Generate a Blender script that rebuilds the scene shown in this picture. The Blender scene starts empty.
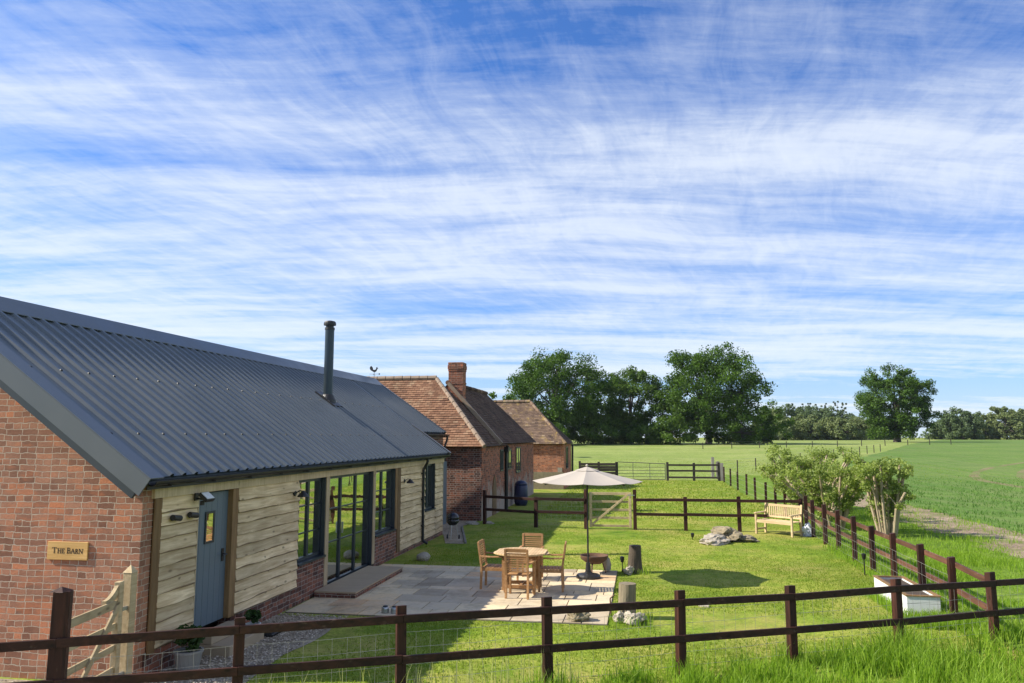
import bpy, bmesh, math, random
import numpy as np
from mathutils import Vector, Matrix, noise
R = math.radians
C = bpy.context.scene
COL = C.collection
random.seed(7)

# ------------------------------------------------------------------ camera, sky, sun, exposure
YAW, PITCH = R(9.583), R(7.07)
cam_d = bpy.data.cameras.new('camera'); cam_d.lens = 770 / 1024 * 36; cam_d.sensor_width = 36
cam_d.clip_start = 0.1; cam_d.clip_end = 6000
cam = bpy.data.objects.new('camera', cam_d); COL.objects.link(cam)
cam.location = (0, 0, 2.9); cam.rotation_euler = (R(90) + PITCH, 0, YAW)
C.camera = cam
SUN_EL, SUN_AZ = R(37.4), R(12)
travel = Vector((math.cos(SUN_AZ) * math.cos(SUN_EL), math.sin(SUN_AZ) * math.cos(SUN_EL), -math.sin(SUN_EL)))
sd = bpy.data.lights.new('sun', 'SUN'); sd.energy = 5.0; sd.angle = R(0.53); sd.color = (1.0, 0.92, 0.79)
sun = bpy.data.objects.new('sun', sd); COL.objects.link(sun)
sun.rotation_euler = travel.to_track_quat('-Z', 'Y').to_euler(); sun.location = (-30, -5, 30)
C.view_settings.view_transform = 'Standard'; C.view_settings.look = 'None'
C.view_settings.gamma = 1; C.view_settings.use_curve_mapping = False
C.view_settings.exposure = 0.80
C.render.engine = 'CYCLES'
try:
    C.cycles.max_bounces = 6; C.cycles.diffuse_bounces = 3; C.cycles.transparent_max_bounces = 8
except Exception: pass

W = bpy.data.worlds.new('World'); C.world = W; W.use_nodes = True
nt = W.node_tree; nt.nodes.clear()
def N(nt, t, **kw):
    n = nt.nodes.new(t)
    for k, v in kw.items(): setattr(n, k, v)
    return n
def L(nt, a, b): nt.links.new(a, b)
def setin(nt, sock, v):
    if hasattr(v, 'is_output') or isinstance(v, bpy.types.NodeSocket): L(nt, v, sock)
    else: sock.default_value = v
def math_(nt, op, a, b=0.0, c=None, clamp=False):
    n = N(nt, 'ShaderNodeMath', operation=op, use_clamp=clamp)
    setin(nt, n.inputs[0], a); setin(nt, n.inputs[1], b)
    if c is not None: setin(nt, n.inputs[2], c)
    return n.outputs[0]
def comb(nt, x, y, z=0.0):
    n = N(nt, 'ShaderNodeCombineXYZ')
    for i, v in enumerate((x, y, z)): setin(nt, n.inputs[i], v)
    return n.outputs[0]
def noise_(nt, vec, scale, detail=4, rough=.55, dist=0.0, lac=2.0):
    n = N(nt, 'ShaderNodeTexNoise'); L(nt, vec, n.inputs['Vector'])
    n.inputs['Scale'].default_value = scale; n.inputs['Detail'].default_value = detail
    n.inputs['Roughness'].default_value = rough; n.inputs['Distortion'].default_value = dist
    n.inputs['Lacunarity'].default_value = lac
    return n.outputs['Fac']
def ramp(nt, fac, stops, interp='LINEAR'):
    n = N(nt, 'ShaderNodeValToRGB'); n.color_ramp.interpolation = interp
    el = n.color_ramp.elements
    while len(el) < len(stops): el.new(.5)
    for e, (p, c) in zip(el, stops):
        e.position = p
        e.color = (c, c, c, 1) if isinstance(c, (int, float)) else (*c, 1)
    setin(nt, n.inputs[0], fac)
    return n.outputs['Color']
def mix(nt, fac, a, b, mode='MIX'):
    n = N(nt, 'ShaderNodeMix', data_type='RGBA', blend_type=mode)
    setin(nt, n.inputs[0], fac)
    for s, v in ((n.inputs[6], a), (n.inputs[7], b)):
        if isinstance(v, tuple): v = (*v, 1) if len(v) == 3 else v
        setin(nt, s, v)
    return n.outputs[2]
def mapping(nt, vec, loc=(0, 0, 0), rot=(0, 0, 0), scale=(1, 1, 1)):
    n = N(nt, 'ShaderNodeMapping'); L(nt, vec, n.inputs[0])
    n.inputs['Location'].default_value = loc; n.inputs['Rotation'].default_value = rot; n.inputs['Scale'].default_value = scale
    return n.outputs[0]

sky = N(nt, 'ShaderNodeTexSky', sky_type='NISHITA'); sky.sun_disc = False
sky.sun_elevation = SUN_EL; sky.sun_rotation = R(262); sky.altitude = 50
sky.air_density = 1.0; sky.dust_density = 0.6; sky.ozone_density = 2.2
tc = N(nt, 'ShaderNodeTexCoord')
sep = N(nt, 'ShaderNodeSeparateXYZ'); L(nt, tc.outputs['Generated'], sep.inputs[0])
zz = math_(nt, 'ADD', math_(nt, 'MAXIMUM', sep.outputs[2], 0.0), 0.07)
px_ = math_(nt, 'DIVIDE', sep.outputs[0], zz); py_ = math_(nt, 'DIVIDE', sep.outputs[1], zz)
pv = mapping(nt, comb(nt, px_, py_), rot=(0, 0, -YAW))
warp = noise_(nt, mapping(nt, pv, scale=(.5, .5, 1)), 1.0, 2)
wv = N(nt, 'ShaderNodeVectorMath', operation='ADD'); L(nt, pv, wv.inputs[0])
L(nt, comb(nt, math_(nt, 'MULTIPLY', math_(nt, 'SUBTRACT', warp, .5), .9), math_(nt, 'MULTIPLY', math_(nt, 'SUBTRACT', warp, .5), .6)), wv.inputs[1])
wvo = wv.outputs[0]
# broad thin sheets, streaks, and combed fibres
big = noise_(nt, mapping(nt, pv, loc=(3.4, 5.2, 0), rot=(0, 0, R(-6)), scale=(.20, .62, 1)), .9, 3, .5)
bands = noise_(nt, mapping(nt, wvo, loc=(3.1, 7.3, 0), rot=(0, 0, R(-8)), scale=(.26, 1.0, 1)), 1.35, 10, .63)
fib = noise_(nt, mapping(nt, mapping(nt, wvo, rot=(0, 0, R(108))), scale=(.8, 2.6, 1)), 3.6, 11, .68, .4)
fib2 = noise_(nt, mapping(nt, wvo, loc=(9, 2, 0), rot=(0, 0, R(-9)), scale=(.5, 2.2, 1)), 3.4, 11, .70)
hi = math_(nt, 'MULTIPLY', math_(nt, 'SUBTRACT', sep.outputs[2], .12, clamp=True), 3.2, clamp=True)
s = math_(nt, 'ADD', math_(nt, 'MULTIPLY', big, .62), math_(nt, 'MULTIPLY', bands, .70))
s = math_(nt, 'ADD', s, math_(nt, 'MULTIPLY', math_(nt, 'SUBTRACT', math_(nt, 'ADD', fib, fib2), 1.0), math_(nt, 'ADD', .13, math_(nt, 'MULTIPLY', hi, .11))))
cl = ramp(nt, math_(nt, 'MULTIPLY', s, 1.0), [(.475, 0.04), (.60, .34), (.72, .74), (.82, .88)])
cl = math_(nt, 'MULTIPLY', cl, math_(nt, 'SUBTRACT', 1.0, math_(nt, 'MULTIPLY', math_(nt, 'SUBTRACT', sep.outputs[2], .52, clamp=True), 2.0, clamp=True), clamp=True))  # thins clouds in the unseen upper sky to lower the fill light
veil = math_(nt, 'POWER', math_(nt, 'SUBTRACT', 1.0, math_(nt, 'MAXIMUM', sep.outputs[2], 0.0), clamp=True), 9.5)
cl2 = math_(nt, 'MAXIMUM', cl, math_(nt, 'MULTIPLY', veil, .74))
skyc = mix(nt, 1.0, sky.outputs[0], (.40, 1.12, 2.12), 'MULTIPLY')
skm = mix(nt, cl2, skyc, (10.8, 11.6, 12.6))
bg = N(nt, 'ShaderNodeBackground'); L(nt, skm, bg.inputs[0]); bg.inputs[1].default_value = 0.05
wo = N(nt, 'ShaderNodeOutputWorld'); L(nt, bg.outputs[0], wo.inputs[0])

# ------------------------------------------------------------------ helpers: materials
def new(name, rough=.7, metal=0.0, spec=.5):
    m = bpy.data.materials.new(name); m.use_nodes = True
    nt = m.node_tree; b = nt.nodes['Principled BSDF']
    b.inputs['Roughness'].default_value = rough; b.inputs['Metallic'].default_value = metal
    b.inputs['Specular IOR Level'].default_value = spec
    geo = N(nt, 'ShaderNodeNewGeometry')
    return m, nt, b, geo.outputs['Position']
def bump(nt, b, h, strength=.4, dist=.01):
    n = N(nt, 'ShaderNodeBump'); n.inputs['Strength'].default_value = strength; n.inputs['Distance'].default_value = dist
    setin(nt, n.inputs['Height'], h); L(nt, n.outputs[0], b.inputs['Normal'])
def attr(nt, name='rnd'):
    return N(nt, 'ShaderNodeAttribute', attribute_name=name).outputs['Fac']
def plain(name, col, rough=.6, metal=0.0, var=.25, scale=6.0, spec=.5, bmp=0.0):
    m, nt, b, P = new(name, rough, metal, spec)
    f = noise_(nt, P, scale, 5, .6)
    c = mix(nt, f, tuple(x * (1 - var) for x in col), tuple(min(1, x * (1 + var)) for x in col))
    L(nt, c, b.inputs['Base Color'])
    r = math_(nt, 'ADD', math_(nt, 'MULTIPLY', math_(nt, 'SUBTRACT', f, .5), .35), rough); L(nt, r, b.inputs['Roughness'])
    if bmp: bump(nt, b, noise_(nt, P, scale * 6, 4), bmp, .01)
    return m
def wood(name, dark, light, axis=1, grain=26.0, rough=.75, knots=True, rnd=True, amt=.5, coord='pos', scuff=None):
    m, nt, b, P = new(name, rough, spec=.3)
    if coord == 'obj': P = N(nt, 'ShaderNodeTexCoord').outputs['Object']
    sc = [grain, grain, grain]; sc[axis] = 1.6
    v = mapping(nt, P, scale=tuple(sc))
    if rnd:
        a = attr(nt); va = N(nt, 'ShaderNodeVectorMath', operation='ADD'); L(nt, v, va.inputs[0])
        k = math_(nt, 'MULTIPLY', a, 50.0); L(nt, comb(nt, k, k, k), va.inputs[1]); v = va.outputs[0]
    g = noise_(nt, v, 1.0, 5, .6, .6)
    c = mix(nt, ramp(nt, g, [(.3, 0.0), (.7, 1.0)]), dark, light)
    big = noise_(nt, P, 1.7, 3)
    c = mix(nt, math_(nt, 'MULTIPLY', ramp(nt, big, [(.35, 1.0), (.65, 0.0)]), .35), c, tuple(x * .6 for x in dark))
    if rnd:
        h = mix(nt, a, (1 - amt * .5,) * 3, (1 + amt * .4,) * 3); c = mix(nt, 1.0, c, h, 'MULTIPLY')
    if knots:
        ks = [9., 9., 9.]; ks[axis] = 3.4
        vo = N(nt, 'ShaderNodeTexVoronoi'); L(nt, mapping(nt, P, scale=tuple(ks)), vo.inputs['Vector']); vo.inputs['Scale'].default_value = 1.0
        kf = ramp(nt, vo.outputs['Distance'], [(.08, 1.0), (.2, 0.0)])
        kk = math_(nt, 'MULTIPLY', kf, math_(nt, 'GREATER_THAN', noise_(nt, P, 2.3, 1), .48))
        c = mix(nt, math_(nt, 'MULTIPLY', kk, .75), c, tuple(x * .32 for x in dark))
    if scuff:
        ss = [14., 14., 14.]; ss[axis] = 3.0
        sf = noise_(nt, mapping(nt, P, loc=(7, 1, 3), scale=tuple(ss)), 1.0, 6, .7)
        c = mix(nt, math_(nt, 'MULTIPLY', ramp(nt, sf, [(.60, 0.0), (.70, 1.0)]), .7), c, scuff)
    L(nt, c, b.inputs['Base Color']); bump(nt, b, g, .45, .008)
    return m
def brick(name, c1, c2, mortar, lime=0.0, bw=.225, bh=.075, stain=.3):
    m, nt, b, P = new(name, .88, spec=.25)
    s = N(nt, 'ShaderNodeSeparateXYZ'); L(nt, P, s.inputs[0])
    wob = math_(nt, 'MULTIPLY', math_(nt, 'SUBTRACT', noise_(nt, P, 2.2, 3), .5), .05)
    wob2 = math_(nt, 'MULTIPLY', math_(nt, 'SUBTRACT', noise_(nt, P, 11.0, 3), .5), .032)
    u = math_(nt, 'ADD', math_(nt, 'ADD', s.outputs[0], s.outputs[1]), wob2); v = math_(nt, 'ADD', math_(nt, 'ADD', s.outputs[2], wob), wob2)
    bt = N(nt, 'ShaderNodeTexBrick'); L(nt, comb(nt, u, v), bt.inputs['Vector'])
    bt.inputs['Scale'].default_value = 1; bt.inputs['Brick Width'].default_value = bw; bt.inputs['Row Height'].default_value = bh
    bt.inputs['Mortar Size'].default_value = .0055; bt.inputs['Mortar Smooth'].default_value = .35; bt.inputs['Bias'].default_value = 0
    bt.offset = .5; bt.squash = .52; bt.squash_frequency = 2; bt.inputs['Color1'].default_value = (0, 0, 0, 1); bt.inputs['Color2'].default_value = (1, 1, 1, 1); bt.inputs['Mortar'].default_value = (.5, .5, .5, 1)
    c = ramp(nt, bt.outputs['Color'], [(0.0, tuple(x * .74 for x in c1)), (.25, c1), (.5, tuple((x + y) / 2 for x, y in zip(c1, c2))), (.85, c2), (1.0, (c2[0] * 1.3, c2[1] * 1.05, c2[2] * .85))])
    f = noise_(nt, P, 40, 5, .7)
    c = mix(nt, math_(nt, 'MULTIPLY', ramp(nt, f, [(.4, 0.0), (.75, 1.0)]), .45), c, tuple(x * .45 for x in c1))
    big = noise_(nt, P, .9, 5, .6)
    c = mix(nt, math_(nt, 'MULTIPLY', ramp(nt, big, [(.45, 0.0), (.7, 1.0)]), stain), c, (c2[0] * 1.1, c2[1] * 1.3, c2[2] * 1.4))
    big2 = noise_(nt, mapping(nt, P, loc=(5, 5, 5)), 1.6, 5, .65)
    c = mix(nt, math_(nt, 'MULTIPLY', ramp(nt, big2, [(.5, 0.0), (.72, 1.0)]), .3), c, tuple(x * .4 for x in c1))
    mo = mix(nt, noise_(nt, P, 8, 4), tuple(x * .7 for x in mortar), mortar)
    c = mix(nt, math_(nt, 'MULTIPLY', bt.outputs['Fac'], ramp(nt, noise_(nt, mapping(nt, P, loc=(8, 2, 1)), 3.5, 5, .7), [(.3, .5), (.55, 1.0)])), c, mo)
    og = noise_(nt, mapping(nt, P, loc=(2, 9, 4), scale=(1, 1, 2.5)), 2.4, 4, .6)
    c = mix(nt, math_(nt, 'MULTIPLY', ramp(nt, og, [(.52, 0.0), (.64, 1.0)]), math_(nt, 'MULTIPLY', math_(nt, 'SUBTRACT', 1.0, bt.outputs['Fac']), .38)), c, (c2[0] * 1.35, c2[1] * .95, c2[2] * .65))
    if lime:
        lf = math_(nt, 'ADD', noise_(nt, P, 2.2, 6, .7), math_(nt, 'MULTIPLY', s.outputs[2], -.28))
        c = mix(nt, math_(nt, 'MULTIPLY', ramp(nt, lf, [(.18, 0.0), (.36, 1.0)]), lime), c, (.36, .31, .27))
    L(nt, c, b.inputs['Base Color'])
    h = math_(nt, 'ADD', math_(nt, 'MULTIPLY', bt.outputs['Fac'], -1.0), math_(nt, 'MULTIPLY', f, .6))
    bump(nt, b, h, .7, .012)
    return m
def tilemat(name, stops, lichen=(.42, .36, .2), lich=.25):
    m, nt, b, P = new(name, .9, spec=.2)
    a = attr(nt)
    c = ramp(nt, a, stops)
    big = noise_(nt, P, .8, 5, .65)
    c = mix(nt, math_(nt, 'MULTIPLY', ramp(nt, big, [(.48, 0.0), (.7, 1.0)]), .55), c, tuple(x * .55 for x in stops[0][1]))
    f = noise_(nt, mapping(nt, P, loc=(3, 1, 4)), 2.6, 6, .75)
    c = mix(nt, math_(nt, 'MULTIPLY', ramp(nt, f, [(.52, 0.0), (.68, 1.0)]), lich), c, lichen)
    L(nt, c, b.inputs['Base Color']); bump(nt, b, noise_(nt, P, 30, 4), .4, .01)
    return m
def leafmat(name, dark, light, trans=.35, rough=.55):
    m = bpy.data.materials.new(name); m.use_nodes = True; nt = m.node_tree; nt.nodes.clear()
    a = attr(nt); geo = N(nt, 'ShaderNodeNewGeometry')
    f = math_(nt, 'ADD', math_(nt, 'MULTIPLY', a, .65), math_(nt, 'MULTIPLY', noise_(nt, geo.outputs['Position'], .45, 3), .45))
    c = ramp(nt, f, [(.15, dark), (.85, light)])
    d = N(nt, 'ShaderNodeBsdfDiffuse'); L(nt, c, d.inputs[0])
    t = N(nt, 'ShaderNodeBsdfTranslucent'); L(nt, mix(nt, 1.0, c, (1.15, 1.25, .6), 'MULTIPLY'), t.inputs[0])
    g = N(nt, 'ShaderNodeBsdfGlossy'); g.inputs['Roughness'].default_value = rough; g.inputs[0].default_value = (.9, .95, .9, 1)
    m1 = N(nt, 'ShaderNodeMixShader'); m1.inputs[0].default_value = trans; L(nt, d.outputs[0], m1.inputs[1]); L(nt, t.outputs[0], m1.inputs[2])
    m2 = N(nt, 'ShaderNodeMixShader'); m2.inputs[0].default_value = .012; L(nt, m1.outputs[0], m2.inputs[1]); L(nt, g.outputs[0], m2.inputs[2])
    o = N(nt, 'ShaderNodeOutputMaterial'); L(nt, m2.outputs[0], o.inputs[0])
    return m

# ------------------------------------------------------------------ helpers: objects and meshes
def tag(o, label=None, cat=None, group=None, kind=None):
    if label: o['label'] = label
    if cat: o['category'] = cat
    if group: o['group'] = group
    if kind: o['kind'] = kind
    return o
def thing(name, label, cat, loc=(0, 0, 0), rz=0.0, group=None):
    o = bpy.data.objects.new(name, None); COL.objects.link(o); o.empty_display_size = .2
    o.location = loc; o.rotation_euler = (0, 0, rz)
    return tag(o, label, cat, group)
def root_loc(p):
    while p.parent: p = p.parent
    return Vector(p.location) if p.type == 'EMPTY' else Vector((0, 0, 0))
class MB:
    """collects faces, one mesh object when built; local=True: coordinates are already the thing's own"""
    def __init__(s): s.v = []; s.f = []; s.a = []
    def face(s, pts, a=None):
        i = len(s.v); s.v += [tuple(p) for p in pts]; s.f.append(tuple(range(i, i + len(pts)))); s.a.append(random.random() if a is None else a)
    def raw(s, vs, fs, a=None):
        i = len(s.v); s.v += [tuple(p) for p in vs]
        r = random.random() if a is None else a
        for f in fs: s.f.append(tuple(j + i for j in f)); s.a.append(r)
    BF = [(0, 3, 2, 1), (4, 5, 6, 7), (0, 1, 5, 4), (1, 2, 6, 5), (2, 3, 7, 6), (3, 0, 4, 7)]
    def box(s, x0, x1, y0, y1, z0, z1, a=None):
        s.raw([(x0, y0, z0), (x1, y0, z0), (x1, y1, z0), (x0, y1, z0), (x0, y0, z1), (x1, y0, z1), (x1, y1, z1), (x0, y1, z1)], MB.BF, a); return s
    def obox(s, c, sx, sy, sz, M=None, a=None):
        M = M or Matrix.Identity(3); c = Vector(c); vs = []
        for dz in (-1, 1):
            for dx, dy in ((-1, -1), (1, -1), (1, 1), (-1, 1)):
                vs.append(c + M @ Vector((dx * sx / 2, dy * sy / 2, dz * sz / 2)))
        s.raw(vs, MB.BF, a); return s
    def bar(s, p, q, w, h, up=(0, 0, 1), a=None):
        p, q = Vector(p), Vector(q); d = (q - p); l = d.length; d.normalize()
        x = d.cross(Vector(up)); x.normalize(); z = x.cross(d)
        M = Matrix((x, d, z)).transposed(); s.obox((p + q) / 2, w, l, h, M, a); return s
    def tube(s, p, q, r0, r1=None, n=8, a=None, caps=True):
        r1 = r0 if r1 is None else r1; p, q = Vector(p), Vector(q); d = (q - p).normalized()
        x = d.orthogonal().normalized(); y = d.cross(x); vs = []
        for c, r in ((p, r0), (q, r1)):
            for k in range(n):
                t = 2 * math.pi * k / n; vs.append(c + (x * math.cos(t) + y * math.sin(t)) * r)
        fs = [(k, (k + 1) % n, n + (k + 1) % n, n + k) for k in range(n)]
        if caps: fs += [tuple(range(n))[::-1], tuple(range(n, 2 * n))]
        s.raw(vs, fs, a); return s
    def path(s, pts, rad, n=6, a=None):
        for i in range(len(pts) - 1): s.tube(pts[i], pts[i + 1], rad[i], rad[i + 1], n, a)
        return s
    def lathe(s, prof, c=(0, 0, 0), n=16, a=None):
        vs = []; c = Vector(c)
        for r, z in prof:
            for k in range(n): t = 2 * math.pi * k / n; vs.append(c + Vector((r * math.cos(t), r * math.sin(t), z)))
        fs = []
        for i in range(len(prof) - 1):
            for k in range(n): fs.append((i * n + k, i * n + (k + 1) % n, (i + 1) * n + (k + 1) % n, (i + 1) * n + k))
        fs += [tuple(range(n))[::-1], tuple(range((len(prof) - 1) * n, len(prof) * n))]
        s.raw(vs, fs, a); return s
    def prism(s, poly, d, a=None):
        d = Vector(d); n = len(poly); vs = [Vector(p) for p in poly] + [Vector(p) + d for p in poly]
        s.raw(vs, [tuple(range(n)), tuple(range(n, 2 * n))[::-1]] + [(k, n + k, n + (k + 1) % n, (k + 1) % n) for k in range(n)], a); return s
    def build(s, name, m, parent=None, smooth=False, bevel=0.0, local=False, loc=None, fix=True):
        off = Vector((0, 0, 0))
        if parent is not None and not local: off = root_loc(parent)
        if loc is not None and not local: off = Vector(loc)
        me = bpy.data.meshes.new(name)
        me.from_pydata([tuple(Vector(p) - off) for p in s.v], [], s.f)
        at = me.attributes.new('rnd', 'FLOAT', 'FACE'); at.data.foreach_set('value', s.a)
        if fix:
            bm = bmesh.new(); bm.from_mesh(me); bmesh.ops.recalc_face_normals(bm, faces=bm.faces); bm.to_mesh(me); bm.free()
        if smooth: me.polygons.foreach_set('use_smooth', [True] * len(me.polygons))
        me.materials.append(m)
        o = bpy.data.objects.new(name, me); COL.objects.link(o)
        if parent is not None: o.parent = parent
        if loc is not None: o.location = loc
        if bevel:
            b = o.modifiers.new('bevel', 'BEVEL'); b.width = bevel; b.segments = 2; b.limit_method = 'ANGLE'; b.angle_limit = R(40)
        return o
def npmesh(name, verts, nper, m, rnd, parent=None, loc=None):
    """verts (n*nper,3) numpy, faces of nper corners each, unshared"""
    nf = len(verts) // nper
    me = bpy.data.meshes.new(name); me.vertices.add(len(verts)); me.vertices.foreach_set('co', verts.astype(np.float32).ravel())
    me.loops.add(len(verts)); me.loops.foreach_set('vertex_index', np.arange(len(verts), dtype=np.int32))
    me.polygons.add(nf); me.polygons.foreach_set('loop_start', np.arange(0, len(verts), nper, dtype=np.int32))
    me.update(calc_edges=True)
    at = me.attributes.new('rnd', 'FLOAT', 'FACE'); at.data.foreach_set('value', np.asarray(rnd, dtype=np.float32))
    me.materials.append(m)
    o = bpy.data.objects.new(name, me); COL.objects.link(o)
    if parent is not None: o.parent = parent
    if loc is not None: o.location = loc
    return o
def kids(o): return [c for c in bpy.data.objects if c.parent == o]
def copy_tree(o, parent=None):
    c = o.copy(); COL.objects.link(c); c.parent = parent
    for ch in kids(o): copy_tree(ch, c)
    return c

# ------------------------------------------------------------------ materials
M = {}
M['brick'] = brick('old_red_brick', (.25, .115, .072), (.41, .195, .118), (.52, .43, .33), stain=.35)
M['brick_plinth'] = brick('plinth_brick', (.10, .05, .04), (.25, .11, .075), (.42, .38, .33), stain=.15)
M['brick_farm'] = brick('farm_brick', (.16, .06, .04), (.40, .15, .085), (.33, .27, .22), lime=.85, stain=.3)
M['brick_red'] = brick('orange_brick', (.30, .10, .05), (.55, .22, .11), (.42, .34, .28), stain=.3)
M['cladding'] = wood('waney_cladding', (.46, .325, .175), (.84, .67, .43), axis=1, grain=20, rough=.85, amt=.5)
M['wane'] = plain('weathered_board_edge', (.24, .165, .095), .9, var=.6, scale=9)
M['oak'] = wood('oak_post', (.15, .085, .035), (.27, .165, .075), axis=2, grain=24, knots=False, rough=.7)
M['pale_post'] = wood('pale_timber', (.42, .31, .18), (.62, .49, .31), axis=2, grain=26)
M['fence'] = wood('stained_fence_timber', (.018, .006, .004), (.07, .023, .014), axis=2, grain=18, rough=.62, amt=.6, scuff=(.10, .055, .037))
M['rail'] = wood('stained_fence_rail', (.018, .006, .004), (.07, .024, .015), axis=0, grain=18, rough=.58, amt=.6, scuff=(.12, .075, .052))
M['rail_y'] = wood('stained_fence_rail_long', (.07, .032, .02), (.19, .088, .052), axis=1, grain=18, rough=.62, amt=.6, scuff=(.26, .17, .12))
M['dark_rail'] = wood('weathered_dark_rail', (.03, .024, .02), (.085, .07, .058), axis=0, grain=14, rough=.75, knots=False)
M['grey_wood'] = wood('grey_weathered_wood', (.2, .18, .15), (.36, .33, .29), axis=2, grain=16, knots=False)
M['gate_wood'] = wood('new_softwood', (.38, .28, .15), (.58, .46, .28), axis=1, grain=22, amt=.35)
M['teak'] = wood('teak', (.30, .155, .06), (.54, .31, .14), axis=0, grain=20, knots=False, rough=.55, amt=.35, coord='obj')
M['tabletop'] = wood('bleached_teak_top', (.55, .37, .18), (.74, .54, .30), axis=0, grain=20, knots=False, rough=.5, amt=.25, coord='obj')
M['bench_wood'] = wood('pale_hardwood', (.48, .35, .18), (.66, .52, .32), axis=0, grain=20, knots=False, rough=.55, amt=.25, coord='obj')
M['sign_wood'] = wood('sign_oak', (.48, .27, .08), (.66, .42, .16), axis=0, grain=26, knots=False, rough=.5)
M['log'] = wood('split_log', (.15, .12, .075), (.32, .27, .18), axis=2, grain=14)
M['bark'] = plain('bark', (.075, .058, .042), .95, var=.5, scale=8, bmp=.8)
M['trunk'] = plain('tree_bark', (.06, .05, .04), .95, var=.4, scale=1.5, bmp=.6)
M['stem'] = plain('pale_cut_stems', (.34, .27, .18), .9, var=.45, scale=9, bmp=.5)
def roofmat():
    m, nt, b, P = new('slate_grey_steel', .38, spec=.5)
    st_ = noise_(nt, mapping(nt, P, scale=(.5, 5, .5)), 1.0, 5, .6); big = noise_(nt, P, .7, 4)
    c = mix(nt, st_, (.084, .099, .112), (.118, .136, .150))
    c = mix(nt, math_(nt, 'MULTIPLY', ramp(nt, big, [(.45, 0.0), (.7, 1.0)]), .35), c, (.17, .175, .17))
    L(nt, c, b.inputs['Base Color'])
    L(nt, math_(nt, 'ADD', .28, math_(nt, 'MULTIPLY', st_, .25)), b.inputs['Roughness'])
    bump(nt, b, math_(nt, 'ADD', noise_(nt, P, 1.3, 2), math_(nt, 'MULTIPLY', noise_(nt, P, 5, 2), .15)), .25, .03)
    return m
M['roof'] = roofmat()
M['flash'] = plain('slate_blue_flashing', (.105, .115, .122), .36, .0, var=.10, scale=1.3, spec=.5)
M['barge'] = plain('dark_barge_trim', (.035, .042, .048), .4, .0, var=.12, scale=1.3, spec=.5)
M['black_plastic'] = plain('black_plastic', (.008, .008, .009), .45, var=.2)
M['black_metal'] = plain('black_metal', (.018, .017, .017), .45, var=.3)
M['flue'] = plain('dark_flue_steel', (.03, .045, .055), .32, .3, var=.15, scale=3)
M['frame'] = plain('anthracite_frame', (.016, .024, .034), .4, var=.12)
M['door_blue'] = plain('grey_blue_paint', (.105, .14, .172), .45, var=.10, scale=3)
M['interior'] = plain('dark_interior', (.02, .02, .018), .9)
M['rust'] = plain('rusted_steel', (.10, .052, .03), .8, var=.5, scale=14, bmp=.3)
M['silver'] = plain('galvanised_metal', (.42, .43, .43), .38, .85, var=.15, scale=5)
M['wire'] = plain('galvanised_wire', (.32, .31, .28), .5, .3, var=.1)
M['white_paint'] = plain('white_painted_boards', (.66, .67, .66), .6, var=.12, scale=4, bmp=.2)
M['white_sack'] = plain('white_plastic_sack', (.62, .65, .70), .5, var=.2, scale=10, bmp=.6)
M['stone'] = plain('pale_stone', (.34, .30, .235), .9, var=.45, scale=5, bmp=.9)
M['darkstone'] = plain('mossy_stone', (.23, .19, .12), .95, var=.55, scale=8, bmp=.9)
M['sandstone_step'] = plain('sandstone_step', (.36, .28, .185), .85, var=.2, scale=5, bmp=.2)
M['pot'] = plain('grey_pot', (.24, .23, .21), .8, var=.2, scale=6)
M['soil'] = plain('bare_soil', (.25, .17, .115), .95, var=.35, scale=2.4, bmp=.9)
M['compost'] = plain('dark_compost', (.06, .042, .03), .95, var=.5, scale=20, bmp=.9)
M['barrel'] = plain('navy_plastic', (.012, .018, .06), .35, var=.15)
M['kettle'] = plain('black_enamel', (.012, .013, .018), .18, var=.1)
M['canvas'] = plain('beige_canvas', (.40, .355, .30), .85, var=.06, scale=3)
M['lamp_white'] = plain('white_lamp_face', (.75, .76, .75), .25, var=.05)
M['paint_grey'] = plain('grey_gate_steel', (.10, .105, .095), .55, .5, var=.2)
M['ink'] = plain('burnt_lettering', (.045, .022, .008), .7)
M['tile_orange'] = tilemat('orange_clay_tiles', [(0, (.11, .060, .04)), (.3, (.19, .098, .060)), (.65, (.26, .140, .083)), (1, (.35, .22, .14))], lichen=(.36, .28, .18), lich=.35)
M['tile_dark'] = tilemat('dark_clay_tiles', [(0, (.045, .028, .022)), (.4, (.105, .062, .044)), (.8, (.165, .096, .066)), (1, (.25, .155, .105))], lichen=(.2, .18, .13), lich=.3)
M['tile_mixed'] = tilemat('lichened_clay_tiles', [(0, (.085, .058, .046)), (.35, (.145, .098, .072)), (.7, (.21, .143, .10)), (1, (.30, .23, .16))], lichen=(.46, .32, .09), lich=.7)
M['ridge'] = plain('mortared_ridge_tiles', (.27, .20, .145), .9, var=.45, scale=4, bmp=.5)
M['oak_leaf'] = leafmat('oak_leaves', (.016, .044, .006), (.085, .160, .018), .3)
M['oak_leaf_b'] = leafmat('oak_leaves_fresh', (.020, .052, .008), (.105, .18, .024), .3)
M['far_leaf'] = leafmat('far_hedge_leaves', (.085, .12, .045), (.21, .25, .10), .25)
M['far_leaf_b'] = leafmat('far_grove_leaves', (.055, .09, .042), (.135, .185, .08), .25)
M['poplar_leaf'] = leafmat('poplar_leaves', (.08, .10, .065), (.16, .19, .11), .25)
M['shrub_leaf'] = leafmat('shrub_leaves', (.12, .17, .035), (.38, .45, .13), .45)
M['pot_leaf'] = leafmat('box_leaves', (.02, .045, .015), (.06, .11, .03), .3)
M['grass_blade'] = leafmat('lawn_blades', (.11, .185, .015), (.30, .355, .055), .5)
M['tall_blade'] = leafmat('long_grass_blades', (.10, .20, .010), (.33, .48, .055), .55)
M['seed_blade'] = leafmat('seed_heads', (.3, .32, .12), (.5, .5, .24), .4)

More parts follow.
